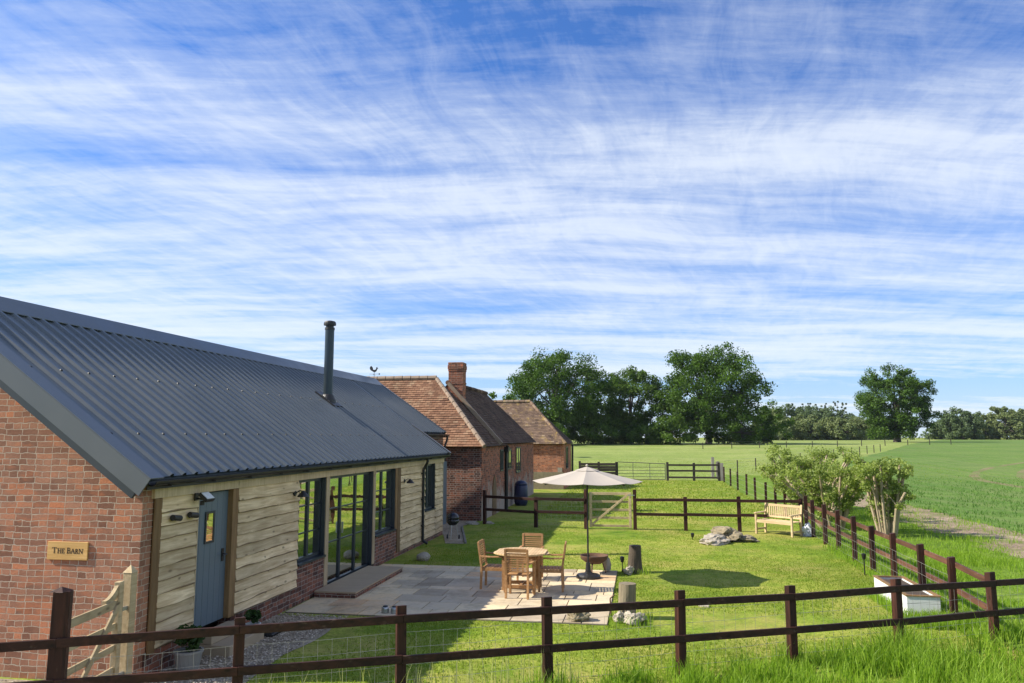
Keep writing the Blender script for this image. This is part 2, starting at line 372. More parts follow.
def glassmat():
    m = bpy.data.materials.new('coated_window_glass'); m.use_nodes = True; nt = m.node_tree; nt.nodes.clear()
    g = N(nt, 'ShaderNodeBsdfGlossy'); g.inputs['Roughness'].default_value = .015; g.inputs[0].default_value = (.88, .90, .82, 1)
    t = N(nt, 'ShaderNodeBsdfTransparent'); t.inputs[0].default_value = (.6, .66, .64, 1)
    geo = N(nt, 'ShaderNodeNewGeometry')
    bp = N(nt, 'ShaderNodeBump'); bp.inputs['Strength'].default_value = .12; bp.inputs['Distance'].default_value = .02
    L(nt, noise_(nt, geo.outputs['Position'], 1.6, 2), bp.inputs['Height']); L(nt, bp.outputs[0], g.inputs['Normal'])
    fr = N(nt, 'ShaderNodeLayerWeight'); fr.inputs['Blend'].default_value = .5
    k = math_(nt, 'ADD', math_(nt, 'MULTIPLY', fr.outputs['Facing'], .45), .56, clamp=True)
    mx = N(nt, 'ShaderNodeMixShader'); L(nt, k, mx.inputs[0]); L(nt, t.outputs[0], mx.inputs[1]); L(nt, g.outputs[0], mx.inputs[2])
    o = N(nt, 'ShaderNodeOutputMaterial'); L(nt, mx.outputs[0], o.inputs[0]); return m
M['glass'] = glassmat()

def groundmat(name, stops, sc=(.35, 2.2, 22), dry=None, bs=.5, bd=.03, stripes=None):
    m, nt, b, P = new(name, .95, spec=.1)
    f1 = noise_(nt, P, sc[0], 5, .6); f2 = noise_(nt, P, sc[1], 5, .65); f3 = noise_(nt, P, sc[2], 4, .7)
    f = math_(nt, 'ADD', math_(nt, 'MULTIPLY', f1, .45), math_(nt, 'ADD', math_(nt, 'MULTIPLY', f2, .3), math_(nt, 'MULTIPLY', f3, .25)))
    c = ramp(nt, f, stops)
    f4 = noise_(nt, mapping(nt, P, loc=(2, 8, 1)), sc[2] * .35, 4, .75)
    c = mix(nt, 1.0, c, ramp(nt, math_(nt, 'ADD', math_(nt, 'MULTIPLY', f4, .55), math_(nt, 'MULTIPLY', f3, .45)), [(.36, .62), (.5, .97), (.64, 1.32)]), 'MULTIPLY')
    if dry:
        d = noise_(nt, mapping(nt, P, loc=(11, 3, 0)), dry[1], 5, .7)
        c = mix(nt, math_(nt, 'MULTIPLY', ramp(nt, d, [(.46, 0.0), (.66, 1.0)]), dry[2]), c, dry[0])
    if stripes:
        d = noise_(nt, mapping(nt, P, rot=(0, 0, stripes[1]), scale=(stripes[2], .06, 1)), 1.0, 3, .5)
        c = mix(nt, math_(nt, 'MULTIPLY', ramp(nt, d, [(.4, 0.0), (.65, 1.0)]), stripes[3]), c, stripes[0])
    L(nt, c, b.inputs['Base Color'])
    bump(nt, b, math_(nt, 'ADD', f3, math_(nt, 'MULTIPLY', f2, .6)), bs, bd)
    return m
M['ground'] = groundmat('lawn_and_meadow', [(.38, (.080, .155, .011)), (.47, (.155, .23, .022)), (.55, (.245, .285, .042)), (.64, (.37, .345, .09))], dry=((.40, .31, .11), .45, .5))
M['meadow'] = groundmat('hay_meadow', [(.36, (.135, .20, .040)), (.5, (.205, .265, .065)), (.64, (.28, .325, .10))], sc=(.06, .5, 7), dry=((.36, .35, .15), .1, .35), bd=.08)
M['crop'] = groundmat('young_crop', [(.36, (.066, .138, .024)), (.5, (.102, .182, .034)), (.64, (.155, .225, .052))], sc=(.05, .35, 9), bd=.06, stripes=((.16, .19, .075), R(-18), 1.2, .45))
M['verge'] = groundmat('rough_verge_grass', [(.36, (.075, .145, .014)), (.5, (.13, .21, .026)), (.64, (.21, .27, .05))], sc=(.5, 2.5, 18), bd=.06)
M['soilg'] = groundmat('soil_headland', [(.34, (.17, .125, .085)), (.5, (.29, .22, .16)), (.66, (.42, .34, .25))], sc=(.5, 3.5, 18), dry=((.13, .17, .04), .8, .75), bd=.08)
M['trackm'] = groundmat('wheel_track', [(.34, (.12, .15, .045)), (.5, (.19, .17, .085)), (.66, (.24, .22, .11))], sc=(.2, 2, 9), dry=((.09, .18, .03), .25, .7), bd=.05)
M['gravel'] = groundmat('grey_gravel', [(.34, (.23, .185, .13)), (.5, (.38, .32, .235)), (.66, (.56, .48, .37))], sc=(1.2, 14, 70), bs=.9, bd=.03)
def slabmat():
    m, nt, b, P = new('indian_sandstone', .82, spec=.25)
    c = ramp(nt, attr(nt), [(0, (.34, .27, .18)), (.25, (.50, .41, .28)), (.5, (.66, .53, .34)), (.8, (.74, .58, .35)), (1, (.60, .36, .18))])
    f = noise_(nt, P, 2.6, 6, .65); c = mix(nt, math_(nt, 'MULTIPLY', ramp(nt, f, [(.4, 0.0), (.7, 1.0)]), .45), c, (.5, .45, .37))
    f2 = noise_(nt, mapping(nt, P, loc=(4, 4, 0)), 1.1, 6, .7); c = mix(nt, math_(nt, 'MULTIPLY', ramp(nt, f2, [(.50, 0.0), (.66, 1.0)]), .55), c, (.21, .165, .11))
    f5 = noise_(nt, mapping(nt, P, loc=(1, 6, 0)), 14, 6, .75); c = mix(nt, math_(nt, 'MULTIPLY', ramp(nt, f5, [(.52, 0.0), (.68, 1.0)]), .4), c, (.26, .2, .13))
    L(nt, c, b.inputs['Base Color']); bump(nt, b, noise_(nt, P, 9, 5), .3, .01); return m
M['slab'] = slabmat()
M['grout'] = plain('patio_mortar', (.12, .105, .085), .95, var=.3, scale=12)

# ------------------------------------------------------------------ terrain
KN = [(-120, 0), (45, 0), (60, .1), (80, .4), (150, 1.5), (200, 1.8), (300, 2.1), (500, 2.2), (900, 2.2)]
def gz(y):
    for (a, za), (b, zb) in zip(KN, KN[1:]):
        if y <= b: return za + (zb - za) * (y - a) / (b - a) if y > a else za
    return KN[-1][1]
def sheet(name, rows, m, dz, x1=None):
    """rows of (y, xleft, xright); every ground knot is put in so sheets lie exactly on the ground"""
    ys = [r[0] for r in rows]; full = list(rows)
    for k, _ in KN:
        if ys[0] < k < ys[-1] and k not in ys:
            j = max(i for i, y in enumerate(ys) if y < k); a, b = rows[j], rows[j + 1]; t = (k - a[0]) / (b[0] - a[0])
            full.append((k, a[1] + (b[1] - a[1]) * t, a[2] + (b[2] - a[2]) * t))
    full.sort(); mb = MB()
    vs = []
    for y, xa, xb in full: vs += [(xa, y, gz(y) + dz), (xb, y, gz(y) + dz)]
    mb.raw(vs, [(2 * i, 2 * i + 1, 2 * i + 3, 2 * i + 2) for i in range(len(full) - 1)], .5)
    o = mb.build(name, m, fix=False); tag(o, kind='structure'); return o
sheet('ground', [(-120, -900, 900), (900, -900, 900)], M['ground'], 0)
def wob(y, s, a): return a * noise.noise(Vector((y * s, 3.3, a * 9))) + a * .6 * noise.noise(Vector((y * s * 4, 7.3, a * 9))) + a * .4 * noise.noise(Vector((y * s * 11, 1.3, a * 9)))
fine = [-20 + .5 * i for i in range(64)] + [12 + .2 * i for i in range(130)] + [38 + .5 * i for i in range(64)] + [70 + 2 * i for i in range(60)]
# meadow begins behind the far rail fence
sheet('meadow', [(53.5, -300, 300), (300, -300, 300)], M['meadow'], .008)
def field_edge(y): return 10.9 if y < 60 else 10.9 + (y - 60) * .40
sheet('verge', [(y, 5.0 + wob(y, .9, .12), 9.5 + wob(y, .7, .5)) for y in fine if y < 60], M['verge'], .014)
sheet('headland', [(y, 8.85 + wob(y, .5, .45), field_edge(y) + .6) for y in fine if 8 < y < 62], M['soilg'], .020)
sheet('crop_field', [(y, field_edge(y) + wob(y, .6, .45) + .2, 420) for y in fine if y < 190] + [(262, 92, 420)], M['crop'], .026)
tl = [(40, 23.0), (48, 21.2), (55, 21.6), (60, 23), (66, 25.6), (72, 29), (80, 34.5), (90, 42)]
def tx(y):
    for (a, xa), (b, xb) in zip(tl, tl[1:]):
        if a <= y <= b: return xa + (xb - xa) * (y - a) / (b - a)
    return 30
for k in (0, 2.4):
    sheet('track', [(y, tx(y) + k * 1.3 - .3 + wob(y, 1.1, .1), tx(y) + k * 1.3 + .35 + wob(y + 30, 1.1, .15)) for y in [40 + i * .8 for i in range(62)]], M['trackm'], .032)
gy = [5 + .25 * i for i in range(31)]
sheet('gravel_path', [(y, -6.0, -4.75 + .05 * math.sin(y * 3) + wob(y, 1.5, .08)) for y in gy if y <= 12.4] , M['gravel'], .006)
sheet('gravel_drive', [(-10, -16, -5.55), (5.0, -16, -5.55), (8.55, -16, -5.99)], M['gravel'], .010)
sheet('yard_path', [(21.0, -5.4, -4.87), (22.9, -5.95, -5.36), (23.0, -6.7, -5.39), (24.9, -6.7, -5.9), (26.75, -6.7, -5.7)], M['gravel'], .012)

# patio: random slabs
pm = MB(); pg = MB()
PX0, PX1, PY0, PY1 = -5.93, -.6, 12.45, 17.35
pg.box(PX0, PX1, PY0, PY1, -.03, .012)
y = PY0; rng = random.Random(5)
while y < PY1 - .05:
    h = rng.choice([.295, .56, .56, .84]); h = min(h, PY1 - y)
    if PY1 - y - h < .2: h = PY1 - y
    x = PX0 - rng.random() * .2
    while x < PX1 - .02:
        w = rng.choice([.29, .56, .56, .84, .84]); x2 = min(x + w, PX1)
        if PX1 - x2 < .15: x2 = PX1
        if h > .7 and rng.random() < .6:
            hs = [(y, y + h * .36), (y + h * .36, y + h)] if rng.random() < .5 else [(y, y + h * .64), (y + h * .64, y + h)]
        else: hs = [(y, y + h)]
        for a_, b_ in hs:
            t = rng.uniform(-.002, .002)
            pm.box(max(x, PX0) + .008, x2 - .008, a_ + .008, b_ - .008, 0.0, .024 + t, rng.random())
        x = x2
    y += h
tag(pg.build('patio_bed', M['grout']), kind='structure')
tag(pm.build('patio', M['slab'], bevel=.004), kind='structure')

# ------------------------------------------------------------------ barn
XW, YG = -6.0, 8.63
RX, RZ, RS = -9.25, 4.85, .705            # ridge x, ridge z, slope
def rz_(x): return RZ - RS * abs(x - RX)
barn = thing('barn', 'long converted barn with ribbed slate-blue metal roof, brick gable and pale waney timber boarding', 'barn', (-9.5, 16, 0))
XB = 2 * RX - XW
g = MB()
g.prism([(XW, YG, -.1), (XW, YG, rz_(XW) - .03), (RX, YG, RZ - .03), (XB, YG, rz_(XB) - .03), (XB, YG, -.1)], (0, .24, 0))
g.build('gable_wall', M['brick'], barn)
# core walls
def wallsegs(): pass
cw = MB()
cw.box(XW - .45, XW - .30, 8.88, 22.9, 0, 2.2)                # dark panel behind the panes, unlit room put into its colour
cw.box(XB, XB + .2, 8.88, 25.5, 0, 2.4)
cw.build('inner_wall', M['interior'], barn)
fw = MB(); fw.box(-6.95, -6.75, 22.96, 25.8, -.1, 2.98); fw.box(-6.95, XW + .0, 22.76, 22.95, -.1, 2.2); fw.box(XB, -6.96, 25.56, 25.8, -.1, 2.9)
fw.prism([(XB, 25.56, 2.5), (RX, 25.56, RZ - .05), (-6.76, 25.56, 3.04), (-6.76, 25.56, 2.9)], (0, .24, 0))
fw.build('end_wall', M['brick_plinth'], barn)
fr = MB(); fr.box(XW - .12, XW + .01, YG + .24, 8.84, -.1, 2.2); fr.build('brick_quoin', M['brick_plinth'], barn)
# plinths in brick
for c_ in ((XW + .012, 8.80, 9.80, -.1, .30), (XW + .012, 10.80, 12.95, -.1, .30), (XW + .014, 12.95, 14.22, -.1, .66), (XW + .014, 16.92, 18.50, -.1, .66), (XW + .012, 18.5, 22.95, -.1, .10)):
    pl = MB(); pl.box(XW - .2, *c_); pl.build('brick_plinth', M['brick_plinth'], barn)
# cladding
def clad(y0, y1, z0, z1, seed):
    rr = random.Random(seed); mb = MB(); wn = MB(); n = max(1, round((z1 - z0) / .165)); h = (z1 - z0) / n; ns = max(2, int((y1 - y0) / .06))
    for i in range(n):
        a = rr.random(); zb, zt = z0 + i * h - .025, z0 + (i + 1) * h + .008; ph = rr.uniform(0, 99); vs = []; ws = []
        tilt = rr.uniform(-.008, .008); pr = rr.uniform(.034, .046)
        for k in range(ns + 1):
            yy = y0 + (y1 - y0) * k / ns
            w = .016 * noise.noise(Vector((yy * 1.3, ph, 0))) + .006 * noise.noise(Vector((yy * 6, ph, 3))) + tilt * (k / ns - .5) if i else 0
            b_ = max(zb + w, z0); e = max(.004, .015 + .022 * noise.noise(Vector((yy * 2.1, ph, 7))))
            vs += [(XW - .04, yy, zt), (XW + .004, yy, zt), (XW + pr, yy, b_ + e), (XW + .008, yy, b_ + e)]
            ws += [(XW + pr - .001, yy, b_ + e), (XW + pr + .001, yy, b_ + e * .6), (XW + pr - .008, yy, b_), (XW + .01, yy, b_)]
        fs = []
        for k in range(ns):
            o = 4 * k
            for j in range(4): fs.append((o + j, o + (j + 1) % 4, o + 4 + (j + 1) % 4, o + 4 + j))
        fs += [(0, 1, 2, 3), (4 * ns + 3, 4 * ns + 2, 4 * ns + 1, 4 * ns)]
        mb.raw(vs, fs, a); wn.raw(ws, fs, a)
    mb.box(XW - .2, XW - .045, y0, y1, z0, z1)
    c_ = mb.build('cladding', M['cladding'], barn); wn.build('waney_edge', M['wane'], c_)
clad(8.975, 9.795, .31, 2.14, 1); clad(10.865, 12.95, .31, 2.14, 2)
clad(18.735, 20.94, .11, 2.14, 3); clad(22.02, 22.86, .11, 2.14, 4); clad(20.94, 22.02, .11, .84, 5)
for c_ in ((XW + .03, 8.84, 8.99, .27, 2.14), (XW + .03, 10.70, 10.86, .30, 2.14), (XW + .035, 18.50, 18.73, .105, 2.14), (XW + .03, 18.34, 18.495, .67, 2.14)):
    b = MB(); b.box(XW - .2, *c_); b.build('oak_post', M['oak'], barn, bevel=.006)
for c_ in ((XW + .03, 14.13, 14.29, .1, 2.14), (XW + .03, 16.76, 16.91, .1, 2.14), (XW + .02, 22.87, 22.955, .11, 2.14), (XW + .022, 9.797, 9.83, .3, 2.14)):
    b = MB(); b.box(XW - .2, *c_); b.build('pale_post', M['pale_post'], barn, bevel=.006)
b = MB(); b.box(XW - .2, XW + .045, 8.80, 22.95, 2.145, 2.33); b.build('wall_plate', M['pale_post'], barn)
for c_ in ((12.955, 14.125, .663, .70), (16.92, 18.335, .663, .70), (20.945, 22.015, .845, .87)):
    b = MB(); b.box(XW - .2, XW + .06, *c_); b.build('sill', M['frame'], barn)
# windows: each an object with frame and pane
def window(name, y0, y1, z0, z1, mull, bars, door=False):
    w = MB(); X = XW - .10; t = .055
    w.box(X - .04, X + .04, y0, y1, z0, z0 + t); w.box(X - .04, X + .04, y0, y1, z1 - t, z1)
    w.box(X - .04, X + .04, y0, y0 + t, z0 + t, z1 - t); w.box(X - .04, X + .04, y1 - t, y1, z0 + t, z1 - t)
    for my in mull: w.box(X - .035, X + .03, my - .04, my + .04, z0 + t, z1 - t)
    edges = [y0 + t] + sum([[q - .04, q + .04] for q in mull], []) + [y1 - t]
    for bz in bars:
        for k in range(0, len(edges), 2): w.box(X - .02, X + .02, edges[k], edges[k + 1], bz - .012, bz + .012)
    # reveal linings
    w.box(X + .041, XW + .015, y1 - .03, y1, z0, z1); w.box(X + .041, XW + .015, y0, y0 + .02, z0, z1)
    f = w.build(name, M['frame'], barn)
    p = MB(); p.box(X - .008, X + .004, y0 + .02, y1 - .02, z0 + .02, z1 - .02); p.build('pane', M['glass'], f)
    return f
window('window', 12.955, 14.125, .705, 2.14, [13.55], [1.66, 1.18])
fd = window('french_door', 14.295, 16.755, .06, 2.14, [15.10, 15.93], [1.50, .86])
h = MB(); h.box(XW - .055, XW - .02, 15.12, 15.14, .98, 1.2); h.build('handle', M['silver'], fd)
h = MB(); h.box(XW - .2, XW + .03, 14.295, 16.755, .0, .058); h.build('threshold', M['frame'], fd)
window('window', 16.92, 18.335, .705, 2.14, [17.6], [1.66, 1.18])
window('window', 20.945, 22.015, .875, 2.14, [21.5], [])
# blue plank door
d = MB()
for k in range(6): d.box(XW - .10, XW - .052, 9.835 + k * .145, 9.835 + k * .145 + .141, .30, 2.12)
d.box(XW - .12, XW - .06, 9.835, 10.70, .30, 2.12)
dr = d.build('plank_door', M['door_blue'], barn, bevel=.005)
q = MB()
for a_ in ((10.10, 10.13, 1.42, 1.86), (10.31, 10.34, 1.42, 1.86), (10.13, 10.31, 1.42, 1.45), (10.13, 10.31, 1.83, 1.86)): q.box(XW - .055, XW - .035, *a_)
q.build('window_frame', M['frame'], dr)
q = MB(); q.box(XW - .054, XW - .044, 10.13, 10.31, 1.45, 1.83); q.build('pane', M['glass'], dr)
q = MB(); q.box(XW - .052, XW - .035, 10.57, 10.62, 1.12, 1.30); q.tube((XW - .035, 10.595, 1.22), (XW + .02, 10.595, 1.22), .011); q.tube((XW + .02, 10.60, 1.22), (XW + .02, 10.49, 1.22), .011)
q.build('handle', M['black_metal'], dr)
q = MB(); q.box(XW - .2, XW - .0, 10.705, 10.70 + .001, .3, 2.14)
# recessed blue door at the far end
q = MB(); q.box(-6.745, -6.60, 25.0, 25.78, -.05, 2.08); bd = q.build('rear_door', M['door_blue'], barn)
# roof
def rib_profile(y0, y1):
    pts = []; y = y0
    while y < y1 - 1e-6:
        for dy, h in ((0, 0), (.155, 0), (.180, .036), (.222, .036), (.247, 0)):
            if y + dy < y1: pts.append((y + dy, h))
        y += .265
    pts.append((y1, 0)); return pts
def sheet_roof(y0, y1, x_eave, x_ridge, mb):
    n_ = Vector((RS if x_eave > x_ridge else -RS, 0, 1)).normalized()
    pts = rib_profile(y0, y1); vs = []
    for yy, h in pts:
        for x in (x_ridge, x_eave):
            p = Vector((x, yy, rz_(x))) + n_ * h; vs.append(p)
    mb.raw(vs, [(2 * i, 2 * i + 1, 2 * i + 3, 2 * i + 2) for i in range(len(pts) - 1)], .5)
    vs2 = [p - n_ * .045 for p in [Vector((x_ridge, y0, rz_(x_ridge))), Vector((x_eave, y0, rz_(x_eave))), Vector((x_eave, y1, rz_(x_eave))), Vector((x_ridge, y1, rz_(x_ridge)))]]
    mb.raw(vs2, [(0, 1, 2, 3)], .5)
rf = MB(); Y0R = 8.42
sheet_roof(Y0R, 22.9, -5.80, RX, rf); sheet_roof(22.9, 25.9, -6.70, RX, rf); sheet_roof(Y0R, 25.9, 2 * RX + 5.8, RX, rf)
roof = rf.build('roof', M['roof'], barn, fix=False)
nrm = Vector((RS, 0, 1)).normalized(); dn = Vector((1, 0, -RS)).normalized()
def slope_bar(mb, y0, y1, xa, xb, o0, o1):          # bar lying on the right hand slope from xa to xb
    A, B = Vector((xa, 0, rz_(xa))), Vector((xb, 0, rz_(xb))); vs = []
    for yy in (y0, y1):
        vs += [(A.x, yy, A.z) + Vector((0, 0, 0)) if False else Vector((A.x, yy, A.z)) + nrm * o0, Vector((B.x, yy, B.z)) + nrm * o0, Vector((B.x, yy, B.z)) + nrm * o1, Vector((A.x, yy, A.z)) + nrm * o1]
    mb.raw(vs, [(0, 1, 2, 3), (7, 6, 5, 4), (0, 4, 5, 1), (1, 5, 6, 2), (2, 6, 7, 3), (3, 7, 4, 0)])
for y0_, y1_, xa_, xb_, o0_, o1_, ya_, yb_ in ((8.34, 8.60, RX, -5.74, -.20, .036, 8.335, 8.352), (22.80, 22.93, -7.00, -5.76, -.10, .036, 22.915, 22.93), (25.80, 25.92, RX, -6.68, -.10, .036, 25.905, 25.92)):
    v = MB(); slope_bar(v, y0_, y1_, xa_, xb_, .036, .050); slope_bar(v, ya_, yb_, xa_, xb_, o0_, o1_); v.build('verge_flashing', M['flash'], roof)
v = MB(); slope_bar(v, 8.36, 8.40, RX, -5.80, -.29, -.03); slope_bar(v, 8.40, 8.63, RX, -5.88, -.24, -.215)
v.build('barge_board', M['barge'], roof)
v = MB()
for sgn in (1, -1):
    pts = []
    for yy in (8.33, 25.93):
        for d_, o_ in ((0, .085), (.30, .040), (.30, .030), (0, .072)):
            pts.append(Vector((RX + sgn * d_, yy, RZ - RS * d_ + o_ * 1.15)))
    v.raw(pts, [(0, 1, 2, 3), (7, 6, 5, 4), (0, 4, 5, 1), (1, 5, 6, 2), (2, 6, 7, 3), (3, 7, 4, 0)])
v.build('ridge_cap', M['flash'], roof)
# fixing screws in rows
for xr in (-6.5, -7.7):
    yy = 8.6
    while yy < 22.5:
        p = Vector((xr, yy + .02, rz_(xr)))
        v = MB(); v.tube(p + nrm * .03, p + nrm * .05, .022, .018, 6); v.build('roof_screw', M['black_metal'], roof); yy += .265 * 2
# gutters
def gutter(y0, y1, x, z):
    mb = MB(); n = 8; vs = []
    for yy in (y0, y1):
        for k in range(n + 1):
            t = math.pi * k / n; vs.append((x + .058 * math.cos(t), yy, z - .058 * math.sin(t)))
        for k in range(n, -1, -1):
            t = math.pi * k / n; vs.append((x + .052 * math.cos(t), yy, z - .052 * math.sin(t)))
    m_ = 2 * (n + 1)
    mb.raw(vs, [(k, (k + 1) % m_, m_ + (k + 1) % m_, m_ + k) for k in range(m_)] + [tuple(range(m_)), tuple(range(m_, 2 * m_))])
    yy = y0 + .3
    while yy < y1: mb.box(x - .07, x + .065, yy, yy + .025, z - .07, z - .055); yy += 1.0
    mb.box(x - .075, x - .06, y0, y1, z - .1, z + .02)
    mb.build('gutter', M['black_plastic'], barn)
gutter(8.5, 22.9, -5.80, 2.37); gutter(22.95, 26.1, -6.64, 2.98)
p = MB(); p.path([(-5.82, 20.62, 2.32), (-5.82, 20.62, 2.22), (-5.93, 20.62, 2.02), (-5.93, 20.62, .12), (-5.80, 20.62, .04)], [.036] * 5, 10)
for z in (.5, 1.2, 1.9): p.box(-5.985, -5.9, 20.56, 20.68, z, z + .03)
p.build('downpipe', M['black_plastic'], barn, smooth=False)
p = MB(); p.path([(-6.64, 25.95, 2.94), (-6.64, 25.95, 2.82), (-6.70, 25.88, 2.6), (-6.70, 25.88, .1)], [.036] * 4, 10); p.build('downpipe', M['black_plastic'], barn)
# flue
fz = rz_(-7.80)
f = MB(); f.lathe([(.115, fz - .3), (.115, 5.60)], (-7.80, 18.36, 0), 20); flue = f.build('chimney_flue', M['flue'], roof, smooth=False)
f = MB(); f.lathe([(.125, 5.601), (.125, 5.66), (.10, 5.66), (.10, 5.71), (.155, 5.72), (.155, 5.78), (.13, 5.82), (.05, 5.84)], (-7.80, 18.36, 0), 20); f.build('flue_cowl', M['black_metal'], flue)
f = MB(); f.lathe([(.21, fz - .14), (.20, fz + .0), (.14, fz + .12), (.122, fz + .14)], (-7.80, 18.36, 0), 20)
slope_bar(f, 18.11, 18.61, -8.05, -7.53, .01, .045); f.build('flue_flashing', M['black_metal'], flue)
# step by the french doors
st = thing('patio_step', 'low brick-edged step with stone slabs in front of the glazed doors', 'step', (-5.5, 15, 0))
b = MB(); b.box(-5.93, -5.16, 13.61, 16.4, .025, .105); b.build('brick_edge', M['brick_plinth'], st)
b = MB(); yy = 13.60
for w in (.62, .70, .55, .93):
    b.box(-5.93, -5.14, yy, yy + w - .008, .105, .135); yy += w
b.build('slab_top', M['sandstone_step'], st, bevel=.003)
st = thing('door_step', 'worn stone slab step under the blue plank door', 'step', (-5.7, 10.2, 0))
b = MB(); b.box(-5.965, -5.45, 9.85, 10.8, -.02, .15); b.build('lower_stone', M['sandstone_step'], st, bevel=.012)
b = MB(); b.box(-5.965, -5.72, 9.85, 10.68, .151, .27); b.build('upper_stone', M['sandstone_step'], st, bevel=.01)

# ------------------------------------------------------------------ things fixed on the barn
sg = thing('house_sign', 'golden oak sign lettered THE BARN on the sunlit brick gable', 'sign', (-6.96, YG, 1.52))
b = MB(); b.box(-7.235, -6.685, YG - .024, YG - .003, 1.412, 1.628); b.build('board', M['sign_wood'], sg, bevel=.004)
lt = MB(); LZ, LH, yf = 1.492, .066, YG - .0262
def stroke(x0, z0, x1, z1, w):
    d = Vector((x1 - x0, 0, z1 - z0)); n = Vector((-d.z, 0, d.x)).normalized() * w / 2
    a, b_ = Vector((x0, yf, z0)), Vector((x1, yf, z1)); lt.prism([a + n, b_ + n, b_ - n, a - n], (0, .004, 0))
def letter(ch, x, s):
    k, th, Z = LH * s, .011, LZ; tn = .005
    serif = lambda cx, cz: stroke(cx - .013, cz, cx + .013, cz, .004)
    if ch == 'T': w = k * .85; stroke(x + w / 2, Z, x + w / 2, Z + k, th); stroke(x, Z + k, x + w, Z + k, tn); stroke(x, Z + k, x, Z + k - .014, tn); stroke(x + w, Z + k, x + w, Z + k - .014, tn); serif(x + w / 2, Z)
    elif ch == 'H':
        w = k * .75
        for q in (x + .005, x + w): stroke(q, Z, q, Z + k, th); serif(q, Z); serif(q, Z + k)
        stroke(x, Z + k * .52, x + w, Z + k * .52, tn)
    elif ch == 'E': w = k * .52; stroke(x + .005, Z, x + .005, Z + k, th); stroke(x, Z, x + w, Z, tn); stroke(x, Z + k, x + w, Z + k, tn); stroke(x, Z + k * .52, x + w * .8, Z + k * .52, tn); stroke(x + w, Z, x + w, Z + .013, tn); stroke(x + w, Z + k, x + w, Z + k - .013, tn)
    elif ch == 'A': w = k * .85; stroke(x, Z, x + w / 2, Z + k, tn + .001); stroke(x + w / 2, Z + k, x + w, Z, th); stroke(x + w * .2, Z + k * .35, x + w * .8, Z + k * .35, tn); serif(x, Z); serif(x + w, Z)
    elif ch == 'N': w = k * .8; stroke(x, Z, x, Z + k, tn); stroke(x, Z + k, x + w, Z, th); stroke(x + w, Z, x + w, Z + k, tn); serif(x, Z); serif(x, Z + k); serif(x + w, Z + k)
    else:
        w = k * .55; stroke(x + .005, Z, x + .005, Z + k, th); serif(x + .005, Z); 
        def bowl(z0, z1, ww):
            r = (z1 - z0) / 2; pts = [(x, z1), (x + ww - r, z1)] + [(x + ww - r + r * math.sin(t), z0 + r + r * math.cos(t)) for t in [math.pi * i / 7 for i in range(1, 7)]] + [(x + ww - r, z0), (x, z0)]
            for (a_, b_), (c_, d_) in zip(pts, pts[1:]): stroke(a_, b_, c_, d_, th * .75)
        bowl(Z + k * .5, Z + k - .003, w * .95)
        if ch == 'B': bowl(Z + .003, Z + k * .5, w * 1.08)
        else: stroke(x + w * .45, Z + k * .5, x + w * 1.25, Z, th * .85); serif(x + w * 1.25, Z)
for ch, x, s in (('T', -7.165, 1.0), ('H', -7.09, .82), ('E', -7.028, .82), ('B', -6.96, 1.0), ('A', -6.908, .82), ('R', -6.848, .82), ('N', -6.797, .82)): letter(ch, x, s)
lt.build('lettering', M['ink'], sg)

def wall_lamp(y, z, label):
    t = thing('wall_lamp', label, 'lamp', (XW + .04, y, z), 0, 'black hooded wall lamps')
    b = MB(); b.lathe([(.045, -.012), (.045, .012)], n=14); b.v = [(q[2], q[0], q[1]) for q in b.v]; b.build('wall_plate', M['black_metal'], t, local=True)
    b = MB(); b.path([(.01, 0, 0), (.08, 0, .05), (.14, 0, .04)], [.009] * 3, 8); b.build('arm', M['black_metal'], t, local=True)
    b = MB(); b.lathe([(.02, .05), (.035, .03), (.09, -.03), (.10, -.055), (.094, -.056), (.03, .02)], (.15, 0, 0), 16); b.build('shade', M['black_metal'], t, local=True)
    b = MB(); b.lathe([(.008, .01), (.028, -.02), (.03, -.04), (.01, -.058)], (.15, 0, 0), 10); b.build('bulb', M['lamp_white'], t, local=True)
wall_lamp(12.74, 1.93, 'black hooded wall lamp on the boards just left of the first tall window')
wall_lamp(19.0, 1.80, 'black hooded wall lamp on the boards between the oak post and the downpipe')
t = thing('floodlight', 'small floodlight with a white lens under the eaves left of the blue door', 'lamp', (XW + .04, 9.70, 2.1))
b = MB(); b.box(.0, .02, -.04, .04, -.05, .05); b.path([(.01, 0, -.02), (.1, 0, -.03)], [.012] * 2, 8); b.build('bracket', M['black_metal'], t, local=True)
Mr = Matrix.Rotation(R(-50), 3, 'Y')
b = MB(); b.obox((.16, 0, 0), .05, .2, .15, Mr); b.build('housing', M['black_metal'], t, local=True, bevel=.008)
b = MB(); b.obox(Vector((.16, 0, 0)) + Mr @ Vector((-.028, 0, 0)) * -1, .006, .17, .12, Mr); b.build('lens', M['lamp_white'], t, local=True)
b = MB(); b.lathe([(.03, -.03), (.03, .02), (.015, .03)], (.1, 0, -.08), 10); b.build('sensor', M['black_metal'], t, local=True)
for y, w_ in ((9.22, 'nearer the brick corner'), (9.60, 'nearer the blue door')):
    t = thing('wall_spotlight', 'stubby black spotlight on the boards left of the door, the one ' + w_, 'lamp', (XW + .03, y, 1.87), 0, 'black spotlights left of the door')
    b = MB(); b.box(0, .02, -.03, .03, -.035, .035); b.build('bracket', M['black_metal'], t, local=True)
    b = MB(); b.tube((.05, -.085, .012), (.05, .085, -.012), .038, n=12); b.tube((.0, 0, 0), (.05, 0, 0), .014); b.build('housing', M['black_metal'], t, local=True)

